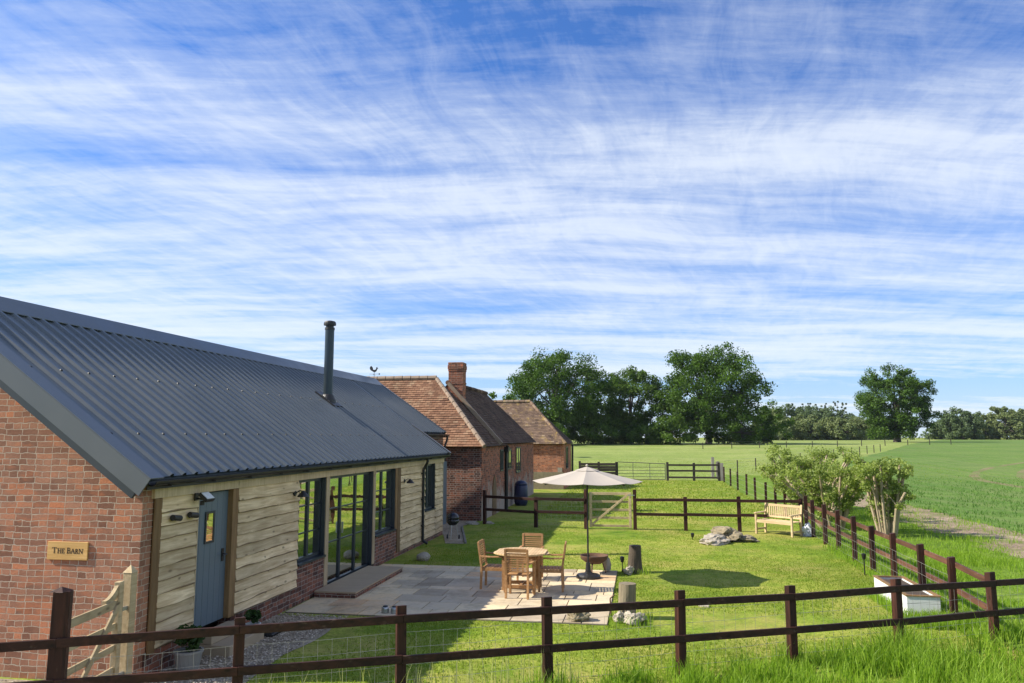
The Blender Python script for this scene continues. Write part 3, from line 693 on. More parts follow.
t = thing('weathervane', 'black cockerel weathervane at the far end of the metal roof ridge', 'weathervane', (RX + .02, 25.7, RZ + .05)); t.scale = (.66, .66, .66)
b = MB(); b.tube((0, 0, .05), (0, 0, .42), .012); b.build('rod', M['black_metal'], t, local=True)
b = MB(); b.bar((-.26, 0, .28), (.26, 0, .28), .014, .014); b.bar((0, -.2, .24), (0, .2, .24), .014, .014)
b.prism([(.26, -.008, .22), (.34, -.008, .28), (.26, -.008, .34)], (0, .016, 0)); b.build('arrow', M['black_metal'], t, local=True)
ck = [(-.02, .38), (.05, .38), (.13, .44), (.16, .52), (.22, .60), (.17, .60), (.17, .66), (.11, .63), (.10, .54), (.02, .50), (-.06, .52), (-.09, .64), (-.17, .72), (-.24, .66), (-.25, .56), (-.19, .48), (-.10, .43)]
b = MB(); b.prism([(x, -.01, z) for x, z in ck], (0, .02, 0)); b.build('cockerel', M['black_metal'], t, local=True)

# ------------------------------------------------------------------ farm buildings behind
def tile_roof(mb, O, U, Vv, test, ulen, vlen, tw=.19, gauge=.115, seed=0, band=None):
    """clay tiles laid one by one: O eave corner, U along the eave, Vv up the slope (unit vectors)"""
    rr = random.Random(seed); O, U, Vv = Vector(O), Vector(U).normalized(), Vector(Vv).normalized(); Nn = U.cross(Vv).normalized()
    if Nn.z < 0: Nn = -Nn
    nv = int(vlen / gauge) + 1
    for j in range(nv):
        v0 = j * gauge; sag = .02 * math.sin(j * .7 + seed)
        for i in range(int(ulen / tw) + 2):
            u0 = (i - (.5 if j % 2 else 0)) * tw
            uc, vc = u0 + tw / 2, v0 + gauge / 2
            if not test(uc, vc): continue
            j1 = rr.uniform(-.007, .007); lift = rr.uniform(0, .012); wave = .03 * noise.noise(Vector((uc * .5, vc * .6, seed)))
            P = O + U * (u0 + .004) + Vv * (v0 + j1) + Nn * (.035 + lift + wave)
            Q = O + U * (u0 + .004) + Vv * (v0 + gauge + .02) + Nn * (.016 + wave)
            w = U * (tw - .008); t = Nn * -.02
            a = min(1, max(0, rr.gauss(.5, .18)))
            mb.raw([P, P + w, Q + w, Q, P + t, P + w + t], [(0, 1, 2, 3), (4, 5, 1, 0)], a)
def deck(mb, pts): mb.raw([Vector(p) for p in pts], [tuple(range(len(pts)))], .2)
def ridge_tiles(mb, p, q, r=.11, seg=.33):
    p, q = Vector(p), Vector(q); n = max(1, int((q - p).length / seg))
    for k in range(n):
        a, b_ = p + (q - p) * (k / n), p + (q - p) * ((k + .94) / n)
        mb.tube(a, b_, r * random.uniform(.95, 1.08), r * .93, 8)

# A: near hipped building
def hip_face(bl, br, tl, tr=None):
    """test function for a triangle/trapezoid in (u,v): eave from 0..L, top edge between tl and tr at height H"""
    pass
XA, YA, XA0 = -5.6, 26.8, -13.0
EA, HA = 2.55, 5.13
A = thing('brick_outbuilding', 'old brick outbuilding with orange clay tiled hipped roof, nearest behind the barn', 'building', (-9, 29, 0), 0, 'old brick farm buildings behind the barn')
w = MB(); w.box(XA0, XA, YA, 31.4, -.2, 2.58); w.build('wall', M['brick_farm'], A)
w = MB(); w.box(XA0, XA - .004, YA - .014, YA - .002, -.2, 2.56); w.build('shaded_front_wall', M['brick_plinth'], A)  # thin darker brick skin, carries the barn's shadow in its colour
cX, cY = XA + .12, YA - .2                      # eave corner
rA = MB(); t_ = 2.4; rid = (cX - t_, cY + t_, HA)
L1 = cX - (XA0 - .2); up = Vector((0, t_, HA - EA)); sl = up.length
tile_roof(rA, (cX, cY, EA), (-1, 0, 0), up, lambda u, v: v <= sl and u >= v / sl * t_ + .02 and u < L1, L1, sl, seed=1)
roofA = None
dk = MB(); deck(dk, [(cX, cY, EA), rid, (XA0 - .2, cY + t_, HA), (XA0 - .2, cY, EA)])
deck(dk, [(cX, cY, EA), (cX, cY + 2 * t_, EA), rid]); deck(dk, [(cX, cY + 2 * t_, EA), rid, (XA0 - .2, cY + t_, HA), (XA0 - .2, cY + 2 * t_, EA)])
rA.v += []
roofA = rA.build('roof', M['tile_orange'], A, fix=False)
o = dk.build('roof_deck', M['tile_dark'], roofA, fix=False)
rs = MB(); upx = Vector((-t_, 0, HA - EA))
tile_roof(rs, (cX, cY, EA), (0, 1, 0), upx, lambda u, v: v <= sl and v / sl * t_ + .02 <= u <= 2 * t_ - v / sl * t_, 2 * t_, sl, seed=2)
rs.build('side_roof', M['tile_dark'], A, fix=False)  # side slope away from the sun: its shade put into darker tiles
hr = MB(); ridge_tiles(hr, (cX + .02, cY - .02, EA + .03), (rid[0], rid[1], HA + .04), .085); ridge_tiles(hr, (rid[0], rid[1], HA + .05), (XA0, rid[1], HA + .05), .10)
hr.build('ridge_tiles', M['ridge'], roofA)
# B: chimney building
B = thing('brick_cottage', 'brick cottage with dark tiled roof, chimney and lime-washed wall behind the hipped outbuilding', 'building', (-7.5, 35, 0), 0, 'old brick farm buildings behind the barn')
YB0, YB1 = 29.75, 39.9; XBw = -5.6; RXB, HB = -7.62, 5.0; EB = 2.62
w = MB(); w.box(-9.64, XBw - .012, 31.41, YB1, -.2, 2.60); w.prism([(-9.6, YB0 + .03, 2.5), (XBw, YB0 + .03, 2.5), (RXB, YB0 + .03, HB - .03)], (0, .3, 0))
w.build('wall', M['brick_farm'], B)
upb = Vector((RXB - (XBw + .12), 0, HB - EB)); slb = upb.length; LB = YB1 + .2 - YB0; hipb = 2.6
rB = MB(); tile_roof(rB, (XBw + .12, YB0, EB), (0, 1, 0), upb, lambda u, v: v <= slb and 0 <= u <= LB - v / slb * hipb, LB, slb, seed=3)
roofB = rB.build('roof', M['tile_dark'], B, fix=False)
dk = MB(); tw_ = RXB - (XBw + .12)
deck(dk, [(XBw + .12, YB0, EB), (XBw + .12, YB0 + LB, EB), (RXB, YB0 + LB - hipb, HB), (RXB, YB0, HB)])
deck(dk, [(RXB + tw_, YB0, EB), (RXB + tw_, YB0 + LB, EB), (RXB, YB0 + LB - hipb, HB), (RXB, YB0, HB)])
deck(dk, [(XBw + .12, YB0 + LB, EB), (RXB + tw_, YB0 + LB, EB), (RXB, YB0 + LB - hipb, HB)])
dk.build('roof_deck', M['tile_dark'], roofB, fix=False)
vg = MB(); upn = upb.normalized(); nb = Vector((upn.z, 0, -upn.x))
vs = []
for yy in (YB0 - .10, YB0 + .08):
    for o_ in (-.04, .10): 
        for k in (0, 1):
            P = Vector((XBw + .14, yy, EB)) + (upb if k else Vector((0, 0, 0))) + nb * o_; vs.append(P)
vg.raw(vs, [(0, 1, 3, 2), (4, 6, 7, 5), (0, 4, 5, 1), (2, 3, 7, 6), (0, 2, 6, 4), (1, 5, 7, 3)])
vg.build('verge', M['ridge'], roofB)
hr = MB(); ridge_tiles(hr, (RXB, YB0, HB + .05), (RXB, YB0 + LB - hipb, HB + .05), .10); hr.build('ridge_tiles', M['tile_dark'], roofB)
ch = MB(); cx_, cy_ = -7.30, 30.05
ch.box(cx_ - .29, cx_ + .29, cy_ - .29, cy_ + .29, 3.9, 5.50); ch.box(cx_ - .31, cx_ + .31, cy_ - .31, cy_ + .31, 5.0, 5.06); 
chm = ch.build('chimney', M['brick_farm'], roofB)
ch = MB(); ch.box(cx_ - .31, cx_ + .31, cy_ - .31, cy_ + .31, 5.501, 5.58); ch.box(cx_ - .325, cx_ + .325, cy_ - .325, cy_ + .325, 5.581, 5.75); ch.box(cx_ - .31, cx_ + .31, cy_ - .31, cy_ + .31, 5.751, 5.86)
ch.build('chimney_cap', M['brick_farm'], chm, bevel=.02)
def farm_window(parent, X, y0, y1, z0, z1):
    f = MB()
    for a_ in ((y0, y0 + .06, z0, z1), (y1 - .06, y1, z0, z1), (y0 + .06, y1 - .06, z0, z0 + .06), (y0 + .06, y1 - .06, z1 - .06, z1), ((y0 + y1) / 2 - .02, (y0 + y1) / 2 + .02, z0 + .06, z1 - .06)): f.box(X - .02, X + .035, *a_)
    o = f.build('window', M['frame'], parent)
    q = MB(); q.box(X - .015, X + .012, y0 + .05, y1 - .05, z0 + .05, z1 - .05); q.build('pane', M['glass'], o)
farm_window(A, XA, 30.3, 30.95, 1.55, 2.4)
farm_window(B, XBw, 31.75, 32.9, 1.55, 2.4); farm_window(B, XBw, 34.2, 35.4, 1.3, 2.45)
p = MB(); p.path([(-5.48, 31.4, 2.55), (-5.53, 31.4, 2.4), (-5.53, 31.4, 0.0)], [.07] * 3, 8); p.box(-5.62, -5.42, 31.22, 31.6, 2.3, 2.5); p.build('downpipe', M['black_plastic'], A)
# pointed niche in the lime-washed wall
nch = [(28.75, -.1), (28.75, 1.05), (28.95, 1.35), (29.1, 1.45), (29.25, 1.35), (29.45, 1.05), (29.45, -.1)]
q = MB(); q.prism([(XA + .003, y_, z_) for y_, z_ in nch], (.03, 0, 0)); q.build('plank_door', M['oak'], A)
# C: far hipped building
Cc = thing('tiled_barn', 'farthest old brick barn with lichen-yellowed hipped tile roof at the end of the row', 'building', (-7, 45.8, 0), 0, 'old brick farm buildings behind the barn')
XC, YC, XC0 = -4.4, 43.5, -12; EC, HC = 2.50, 4.95; tc_ = 2.35
w = MB(); w.box(XC0, XC, YC, 48.0, -.2, 2.55); w.build('wall', M['brick_red'], Cc)
cX, cY = XC + .14, YC - .15; up = Vector((0, tc_, HC - EC)); sl = up.length; L1 = cX - XC0 + .2; rid = (cX - tc_, cY + tc_, HC)
rC = MB(); tile_roof(rC, (cX, cY, EC), (-1, 0, 0), up, lambda u, v: v <= sl and u >= v / sl * tc_ + .02 and u < L1, L1, sl, seed=5)
roofC = rC.build('roof', M['tile_mixed'], Cc, fix=False)
rs = MB(); tile_roof(rs, (cX, cY, EC), (0, 1, 0), (-tc_, 0, HC - EC), lambda u, v: v <= sl and v / sl * tc_ + .02 <= u <= 2 * tc_ - v / sl * tc_, 2 * tc_, sl, seed=6); rs.build('side_roof', M['tile_dark'], Cc, fix=False)  # darker tiles again, painting in the shade of the side slope
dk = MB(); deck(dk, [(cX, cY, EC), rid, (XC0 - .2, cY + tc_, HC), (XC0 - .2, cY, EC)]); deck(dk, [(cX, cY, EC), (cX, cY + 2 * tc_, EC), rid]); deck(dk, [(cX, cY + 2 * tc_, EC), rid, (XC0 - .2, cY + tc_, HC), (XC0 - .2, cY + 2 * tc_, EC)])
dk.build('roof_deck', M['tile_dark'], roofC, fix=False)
hr = MB(); ridge_tiles(hr, (cX, cY, EC + .03), (rid[0], rid[1], HC + .05), .09); ridge_tiles(hr, (rid[0], rid[1], HC + .05), (XC0, rid[1], HC + .05), .11); hr.build('ridge_tiles', M['tile_mixed'], roofC)
farm_window(Cc, XC, 44.6, 45.8, 1.1, 2.35)
p = MB(); p.path([(-4.3, 47.9, 2.45), (-4.33, 47.9, 0.0)], [.06] * 2, 8); p.build('downpipe', M['black_plastic'], Cc)
p = MB(); p.box(-9.0, XC - .02, YC - .06, YC - .003, -.1, .95); p.build('render_band', M['darkstone'], Cc)
p = MB(); p.box(-4.75, -4.5, YC - .02, YC - .003, .951, 1.2); p.build('render_patch', M['stone'], Cc)

# ------------------------------------------------------------------ fences
def post_box(mb, x, y, z0, z1, w, d, rz=0, slope=.02):
    Mx = Matrix.Rotation(rz, 3, 'Z') @ Matrix.Rotation(random.uniform(-.012, .012), 3, 'X') @ Matrix.Rotation(random.uniform(-.012, .012), 3, 'Y')
    c = Vector((x, y, z0)); h = z1 - z0; vs = []
    for k, (dx, dy) in enumerate(((-1, -1), (1, -1), (1, 1), (-1, 1))): vs.append(c + Mx @ Vector((dx * w / 2, dy * d / 2, 0)))
    for k, (dx, dy) in enumerate(((-1, -1), (1, -1), (1, 1), (-1, 1))): vs.append(c + Mx @ Vector((dx * w / 2, dy * d / 2, h + (slope if dy < 0 else -slope) * .4)))
    mb.raw(vs, MB.BF)
def fence(name, label, pts, height, rails, post=(.11, .1), railsize=(.038, .09), mats=('fence', 'rail'), side=1, mesh=None, ext=0, bases=-.1, jit=.015, cat='fence', group=None):
    c = pts[len(pts) // 2]
    t = thing(name, label, cat, (c[0], c[1], gz(c[1])), 0, group)
    dirv = (Vector(pts[-1][:2]) - Vector(pts[0][:2])).normalized(); ang = math.atan2(dirv.y, dirv.x); nr = Vector((dirv.y, -dirv.x)) * side
    for i, p in enumerate(pts):
        if p[:2] == (-5.53, 6.80): continue
        mb = MB(); hh = (p[2] if len(p) > 2 else height) + random.uniform(-jit, jit)
        post_box(mb, p[0], p[1], gz(p[1]) + bases, gz(p[1]) + hh, post[0], post[1], ang); mb.build('post', M[mats[0]], t, bevel=.006)
    for i in range(len(pts) - 1):
        a, b_ = Vector(pts[i][:2]), Vector(pts[i + 1][:2])
        for rh in rails:
            za, zb = (rh if not callable(rh) else rh(i)), (rh if not callable(rh) else rh(i + 1))
            off = nr * (post[1] / 2 + railsize[0] / 2 + .002); d_ = (b_ - a).normalized()
            ea = d_ * (ext if i == 0 else -.002); eb = d_ * (ext if i == len(pts) - 2 else -.002)
            p, q = a + off - ea, b_ + off + eb
            j = random.uniform(-jit, jit) * .8; k = random.uniform(-jit, jit) * .8
            mb = MB(); mb.bar((p.x, p.y, gz(p.y) + za + j), (q.x, q.y, gz(q.y) + zb + k), railsize[0], railsize[1]); mb.build('rail', M[mats[1]], t, bevel=.004)
    if mesh:
        i0, i1, hs, step = mesh; mb = MB(); a, b_ = Vector(pts[i0][:2]), Vector(pts[i1][:2]); n = int((b_ - a).length / step); off = nr * (-post[1] / 2 - .004)
        for h in hs:
            for k in range(i0, i1):
                u, v_ = Vector(pts[k][:2]) + off, Vector(pts[k + 1][:2]) + off; mid = (u + v_) / 2
                mb.tube((u.x, u.y, h), (mid.x, mid.y, h - .012), .0022, n=4, caps=False); mb.tube((mid.x, mid.y, h - .012), (v_.x, v_.y, h), .0022, n=4, caps=False)
        for k in range(n + 1):
            u = a + (b_ - a) * (k / n) + off; mb.tube((u.x, u.y, hs[0]), (u.x + random.uniform(-.01, .01), u.y, hs[-1]), .0018, n=4, caps=False)
        mb.build('wire_mesh', M['wire'], t)
    return t
# front fence
f0, f1 = Vector((-5.53, 6.80)), Vector((4.90, 12.43))
ds = [(-5.53, 6.80, 1.42), (-4.1, 7.58, 1.07), (-2.63, 8.37, 1.08), (-1.13, 9.18, 1.06), (.40, 10.0, 1.03), (1.84, 10.77, .99), (3.37, 11.59, .98), (4.90, 12.42, .96), (6.45, 13.25, .95)]
def r1(i): return (.965, .965, .945, .92, .89, .855, .855, .82, .80)[i]
def r2(i): return (.60, .56, .53, .50, .465, .44, .42, .41, .40)[i]
ff = fence('post_and_rail_fence', 'long dark brown two-rail fence across the foreground with wire netting', ds, 1.0, [r1, r2], post=(.105, .095), railsize=(.036, .085), mesh=(0, 8, (.12, .28, .44, .62, .78), .15), bases=-.12, jit=.006)
pp = MB(); post_box(pp, -7.1, 5.95, -.1, 1.1, .105, .095, math.atan2(.54, 1)); pp.build('post', M['fence'], ff, bevel=.006)
dxy = (f1 - f0).normalized(); nn = Vector((dxy.y, -dxy.x)) * .068
for rr_ in (.965, .60):
    pp = MB(); p, q = Vector((-7.3, 5.85)) + nn, Vector((-5.53, 6.80)) + nn; pp.bar((p.x, p.y, rr_ + .02), (q.x, q.y, rr_), .036, .085); pp.build('rail', M['rail'], ff, bevel=.004)
# thick gate post on the front fence: a wider cap post
pp = MB(); post_box(pp, -5.53, 6.80, -.1, 1.43, .15, .15, math.atan2(.54, 1)); pp.raw([(-5.53 + a * .078, 6.80 + b_ * .078, 1.432) for a, b_ in ((-1, -1), (1, -1), (1, 1), (-1, 1))] + [(-5.53, 6.8, 1.475)], [(0, 1, 4), (1, 2, 4), (2, 3, 4), (3, 0, 4), (0, 3, 2, 1)])
gp = pp.build('gate_post', M['fence'], ff, bevel=.006)
# right hand side fence
sp = [(4.85, 12.42 + .12, .96)] + [(4.85, y, h) for y, h in ((13.77, .98), (15.15, .99), (16.73, 1.0), (18.17, .99), (19.63, 1.03), (21.16, 1.03), (22.6, 1.06), (24.14, 1.07), (25.1, 1.12))]
sp = sp[1:]
fence('post_and_rail_fence', 'red-brown two-rail fence running back along the right side of the lawn', sp, 1.0, [.86, .47], post=(.10, .10), mats=('fence', 'rail_y'), side=1, ext=.0, jit=.01, mesh=(0, 8, (.1, .3, .5, .7), .2))
jf = MB(); 
for z in (.82, .42): jf.bar((4.91, 12.5, z), (4.92, 13.77, z + .04), .036, .085)
t = [o for o in bpy.data.objects if o.type == 'EMPTY' and o.get('label', '').startswith('red-brown two-rail')][0]
jf.build('rail', M['rail_y'], t)
# back fence, left and right of the little gate
fence('post_and_rail_fence', 'dark two-rail fence between the old brick wall and the small wooden gate', [(-5.30, 25.9, 1.12), (-3.47, 25.2, .99), (-1.84, 25.05, 1.25)], 1.0, [.91, .5], side=1, mesh=(1, 2, (.1, .25, .4, .55, .7, .85), .15))
fence('post_and_rail_fence', 'dark two-rail fence from the small wooden gate to the garden bench', [(-.30, 25.1, 1.24), (1.26, 25.1, 1.03), (2.89, 25.15, 1.06), (4.72, 25.15, 1.04)], 1.0, [.94, .5], side=1)
# little gate
def gate(name, label, p, q, h, nb, mat, zoff=.06, diag=True, heel=0.0, th=.04, bw=.085):
    t = thing(name, label, 'gate', (p[0], p[1], gz(p[1]))); p, q = Vector(p), Vector(q); d_ = (q - p).normalized(); z0 = gz(p.y)
    def P(s, z): u = p + (q - p) * s; return (u.x, u.y, z0 + z)
    b = MB(); b.bar(P(0.035, zoff), P(0.035, h), .07, bw, up=(d_.x, d_.y, 0)); b.build('stile', mat, t, bevel=.006)
    b = MB(); b.bar(P(.965, zoff), P(.965, h + heel), .07, bw, up=(d_.x, d_.y, 0)); b.build('stile', mat, t, bevel=.006)
    for k in range(nb):
        z = zoff + .05 + (h - zoff - .09) * k / (nb - 1)
        b = MB(); b.bar(P(.07, z), P(.93, z), th * .6, bw if k == nb - 1 else bw * .8); b.build('bar', mat, t, bevel=.004)
    n_ = Vector((d_.y, -d_.x, 0)) * (th * .3 + .013)
    if diag: b = MB(); b.bar(Vector(P(.06, zoff + .08)) + n_, Vector(P(.93, h - .05)) + n_, .024, bw * .8); b.build('brace', mat, t, bevel=.004)
    return t
g1 = gate('wooden_gate', 'small new softwood gate with a diagonal brace in the back fence', (-1.74, 25.1), (-.40, 25.1), 1.15, 5, M['gate_wood'])
b = MB(); b.box(-.52, -.30, 25.02, 25.05, 1.06, 1.085); b.build('latch', M['silver'], g1)
g2 = gate('wooden_gate', 'pale timber field gate with a raised heel by the brick corner of the barn', (-5.66, 7.0), (-5.84, 8.10), 1.09, 5, M['gate_wood'], heel=.2, bw=.09)
b = MB()
for k in range(6):
    a0, a1 = k / 6, (k + 1) / 6
    f_ = lambda s: (-5.835 + .02 * (1 - s) * .5, 8.06 - .25 * (1 - s), 1.09 + .16 * s * s)
    b.bar(f_(a0), f_(a1), .045, .07)
b.build('heel_curve', M['gate_wood'], g2)
b = MB(); b.box(-5.83, -5.80, 8.10, 8.2, .96, 1.0); b.box(-5.83, -5.80, 8.10, 8.2, .25, .29); b.build('hinge', M['silver'], g2)
t = thing('gate_hanging_post', 'pale square gate post with pointed cap beside the brick corner', 'post', (-5.83, 8.24, 0))
b = MB(); b.box(-.055, .055, -.055, .055, -.1, 1.36); b.build('shaft', M['gate_wood'], t, local=True, bevel=.006)
b = MB(); b.raw([(-.06, -.06, 1.362), (.06, -.06, 1.362), (.06, .06, 1.362), (-.06, .06, 1.362), (0, 0, 1.445)], [(0, 1, 4), (1, 2, 4), (2, 3, 4), (3, 0, 4), (0, 3, 2, 1)]); b.build('cap', M['gate_wood'], t, local=True)
# far paddock fence, metal gate, hurdle
fence('paddock_fence', 'short dark three-rail fence far back at the edge of the meadow', [(1.55, 52.4, 1.2), (3.25, 52.5, 1.15), (4.86, 52.6, 1.2)], 1.1, [1.03, .64, .22], post=(.15, .14), railsize=(.045, .12), mats=('dark_rail', 'dark_rail'), group=None)
t = thing('metal_gate', 'grey tubular steel field gate far back beside the three-rail fence', 'gate', (-.1, 52.4, 0))
b = MB(); b.path([(-1.7, 52.4, .12), (-1.7, 52.4, 1.25), (1.4, 52.4, 1.15), (1.4, 52.4, .12), (-1.7, 52.4, .12)], [.025] * 5, 6); b.build('frame', M['paint_grey'], t)
for z in (.3, .5, .7, .92):
    b = MB(); b.tube((-1.7, 52.4, z), (1.4, 52.4, z), .015, n=6); b.build('bar', M['paint_grey'], t)
b = MB(); b.tube((-.7, 52.4, .12), (-.7, 52.4, 1.2), .018, n=6); b.tube((.4, 52.4, .12), (.4, 52.4, 1.18), .018, n=6); b.build('upright', M['paint_grey'], t)
fence('board_fence', 'dark close-boarded fence far back beyond the last brick barn', [(-4.2, 52.2, 1.25), (-2.95, 52.3, 1.22), (-1.8, 52.4, 1.2)], 1.2, [1.05, .86, .67, .48, .29], post=(.15, .14), railsize=(.05, .17), mats=('dark_rail', 'dark_rail'))
for i, (x, y, h, nm) in enumerate(((4.75, 56.0, 1.5, 'tallest of the grey weathered posts leaning behind the three-rail fence'), (4.95, 54.5, 1.25, 'middle grey weathered post behind the end of the three-rail fence'), (5.05, 52.9, 1.2, 'thick grey post closing the right end of the three-rail fence'))):
    b = MB(); post_box(b, x, y, -.1, h, .2, .16); tag(b.build('fence_post', M['grey_wood'], bevel=.01), nm, 'post', 'grey posts by the paddock fence')
# stake fence to the far paddock
t = thing('wire_fence', 'line of dark stakes and wire running back from the garden corner to the paddock', 'fence', (5.05, 40, 0))
ys = [27.2, 29.6, 32.0, 34.4, 37.5, 40.8, 44.3, 47.6, 51.3]
for y in ys:
    b = MB(); post_box(b, 5.05 + random.uniform(-.05, .05), y, -.1, 1.0 + random.uniform(-.04, .06), .09, .09); b.build('post', M['fence'], t)
b = MB()
for z in (.2, .45, .7, .92):
    for a_, c_ in zip(ys, ys[1:]): b.tube((5.0, a_, z), (5.0, c_, z), .003, n=4, caps=False)
b.build('wire', M['wire'], t)
def far_posts(label, pts, h=1.0, w=.08):
    t = thing('wire_fence', label, 'fence', (pts[0][0], pts[0][1], gz(pts[0][1])))
    for x, y in pts:
        b = MB(); post_box(b, x, y, gz(y) - .1, gz(y) + h, w, w); b.build('post', M['dark_rail'], t)
    b = MB()
    for z in (.45, .8, 1.05):
        for p, q in zip(pts, pts[1:]): b.tube((p[0], p[1], gz(p[1]) + z), (q[0], q[1], gz(q[1]) + z), .006, n=4, caps=False)
    b.build('wire', M['wire'], t)
far_posts('distant stake and wire fence crossing the meadow behind the shrubs', [(5.2 + i * 1.9, 58 + i * 3.9) for i in range(15)])
far_posts('distant stake fence near the foot of the dark oaks', [(9 + i * 4.6, 122 + i * 3.0) for i in range(11)], 1.0, .11)

# ------------------------------------------------------------------ garden furniture
def make_chair(label):
    t = thing('garden_armchair', label, 'chair', (0, 0, 0), 0, 'teak armchairs round the garden table')
    # faces +Y
    for sx in (-1, 1):
        b = MB(); b.bar((sx * .235, -.25, 0), (sx * .235, -.235, .43), .045, .045, up=(0, 1, 0)); b.bar((sx * .235, -.235, .43), (sx * .235, -.31, .93), .045, .04, up=(0, 1, 0)); b.build('leg', M['teak'], t, local=True, bevel=.004)
        b = MB(); b.bar((sx * .265, .23, 0), (sx * .265, .23, .635), .045, .045, up=(0, 1, 0)); b.build('leg', M['teak'], t, local=True, bevel=.004)
        b = MB(); pts = [(sx * .265, -.26, .655), (sx * .27, -.05, .648), (sx * .275, .15, .655), (sx * .275, .29, .645)]
        for p, q in zip(pts, pts[1:]): b.bar(p, q, .06, .026)
        b.build('armrest', M['teak'], t, local=True, bevel=.003)
    b = MB()
    for k in range(7): b.box(-.23, .23, -.22 + k * .065, -.165 + k * .065, .42, .44)
    b.box(-.24, .24, .20, .225, .365, .418); b.box(-.24, -.215, -.22, .20, .365, .418); b.box(.215, .24, -.22, .20, .365, .418); b.build('seat', M['teak'], t, local=True, bevel=.003)
    b = MB()
    def bp(z): return -.235 - (z - .43) * .15
    for k in range(9):
        z = .50 + k * .042; b.obox((0, bp(z), z), .43, .016, .027, Matrix.Rotation(R(8.5), 3, 'X'))
    b.obox((0, bp(.905), .905), .43, .026, .07, Matrix.Rotation(R(8.5), 3, 'X')); b.build('backrest', M['teak'], t, local=True, bevel=.003)
    return t
ch0 = make_chair('teak armchair on the near side of the round table, its slatted back towards the fence')
ch0.scale = (.86, .92, .94); ch0.location = (-2.27, 14.29, .024); ch0.rotation_euler.z = R(-4)
for lab, (x, y), rz in (('teak armchair on the barn side of the table, seen side-on facing right', (-2.87, 15.02), R(-92)), ('teak armchair on the umbrella side of the table, seen side-on facing left', (-1.78, 15.0), R(94)), ('teak armchair on the far side of the table, only its back above the tabletop', (-2.32, 16.02), R(178))):
    c = copy_tree(ch0); c.location = (x, y, .024); c.rotation_euler.z = rz; c['label'] = lab
t = thing('garden_table', 'round teak garden table with gateleg base on the patio', 'table', (-2.32, 14.82, .024))
b = MB(); n = 24; rr_ = .53
for k in range(-9, 10):
    x0, x1 = k * .056 - .026, k * .056 + .026; 
    if max(abs(x0), abs(x1)) >= rr_: continue
    y0 = math.sqrt(rr_ ** 2 - x0 ** 2); y1 = math.sqrt(rr_ ** 2 - x1 ** 2)
    b.prism([(x0, -y0, .702), (x1, -y1, .702), (x1, y1, .702), (x0, y0, .702)], (0, 0, .026))
tt = b.build('tabletop', M['tabletop'], t, local=True, bevel=.003)
b = MB()
for k in range(n):
    a0, a1 = 2 * math.pi * k / n, 2 * math.pi * (k + 1) / n
    b.prism([(math.cos(a) * r, math.sin(a) * r, .698) for a, r in ((a0, .532), (a1, .532), (a1, .475), (a0, .475))], (0, 0, .003))
b.build('rim', M['tabletop'], tt, local=True)
for sx in (-1, 1):
    for sy in (-1, 1):
        b = MB(); b.box(sx * .27 - .03, sx * .27 + .03, sy * .22 - .025, sy * .22 + .025, 0, .698); b.build('leg', M['teak'], t, local=True, bevel=.004)
b = MB(); b.box(-.24, .24, -.245, -.195, .08, .14); b.box(-.24, .24, .195, .245, .08, .14); b.box(-.025, .025, -.195, .195, .08, .13); b.box(-.24, .24, -.235, -.205, .61, .69); b.box(-.24, .24, .205, .235, .61, .69)
b.build('stretcher', M['teak'], t, local=True, bevel=.003)
# parasol
t = thing('garden_parasol', 'open beige canvas parasol on a dark pole at the patio edge', 'parasol', (-1.17, 16.36, .024))
b = MB(); b.lathe([(.25, 0), (.25, .045), (.22, .075), (.10, .095), (.06, .12), (.045, .3), (.03, .3)], n=20); b.build('base', M['black_metal'], t, local=True)
b = MB(); b.tube((0, 0, .1), (0, 0, 2.26), .019, n=12); b.build('pole', M['black_metal'], t, local=True)
b = MB(); nseg = 8; RR = 1.15; rings = 7; ztop, zr = 2.235, 1.965
def can(r, th):
    k = int(th / (2 * math.pi / nseg)); fr_ = th / (2 * math.pi / nseg) - k
    a0, a1 = 2 * math.pi * k / nseg, 2 * math.pi * (k + 1) / nseg
    p = Vector((math.cos(a0), math.sin(a0))) * (1 - fr_) + Vector((math.cos(a1), math.sin(a1))) * fr_
    u = r; sag = .035 * math.sin(math.pi * u) ; droop = .05 * (4 * fr_ * (1 - fr_)) * u
    return Vector((p.x * RR * r * (1 - .03 * 4 * fr_ * (1 - fr_) * u), p.y * RR * r * (1 - .03 * 4 * fr_ * (1 - fr_) * u), ztop - (ztop - zr) * u ** 1.05 - droop * .6 - sag * .3))
nt_ = 48; vs = []; fs = []
for i in range(rings + 1):
    for k in range(nt_): vs.append(can(.13 + .87 * i / rings, 2 * math.pi * (k + 1e-6) / nt_ + 0))
for i in range(rings):
    for k in range(nt_): fs.append((i * nt_ + k, i * nt_ + (k + 1) % nt_, (i + 1) * nt_ + (k + 1) % nt_, (i + 1) * nt_ + k))
b.raw(vs, fs, .5); cnp = b.build('canopy', M['canvas'], t, local=True); so = cnp.modifiers.new('thickness', 'SOLIDIFY'); so.thickness = .006
b = MB(); vs = []; fs = []
for i in range(3):
    for k in range(nt_):
        p = can(.02 + .2 * i / 2, 2 * math.pi * (k + 1e-6) / nt_); vs.append(p + Vector((0, 0, .026 - .007 * i)))
for i in range(2):
    for k in range(nt_): fs.append((i * nt_ + k, i * nt_ + (k + 1) % nt_, (i + 1) * nt_ + (k + 1) % nt_, (i + 1) * nt_ + k))
b.raw(vs, fs, .5); o = b.build('vent', M['canvas'], cnp, local=True); so = o.modifiers.new('thickness', 'SOLIDIFY'); so.thickness = .005
b = MB(); b.lathe([(.012, 2.25), (.03, 2.28), (.025, 2.30), (.008, 2.31)], n=10); b.build('finial', M['canvas'], t, local=True)
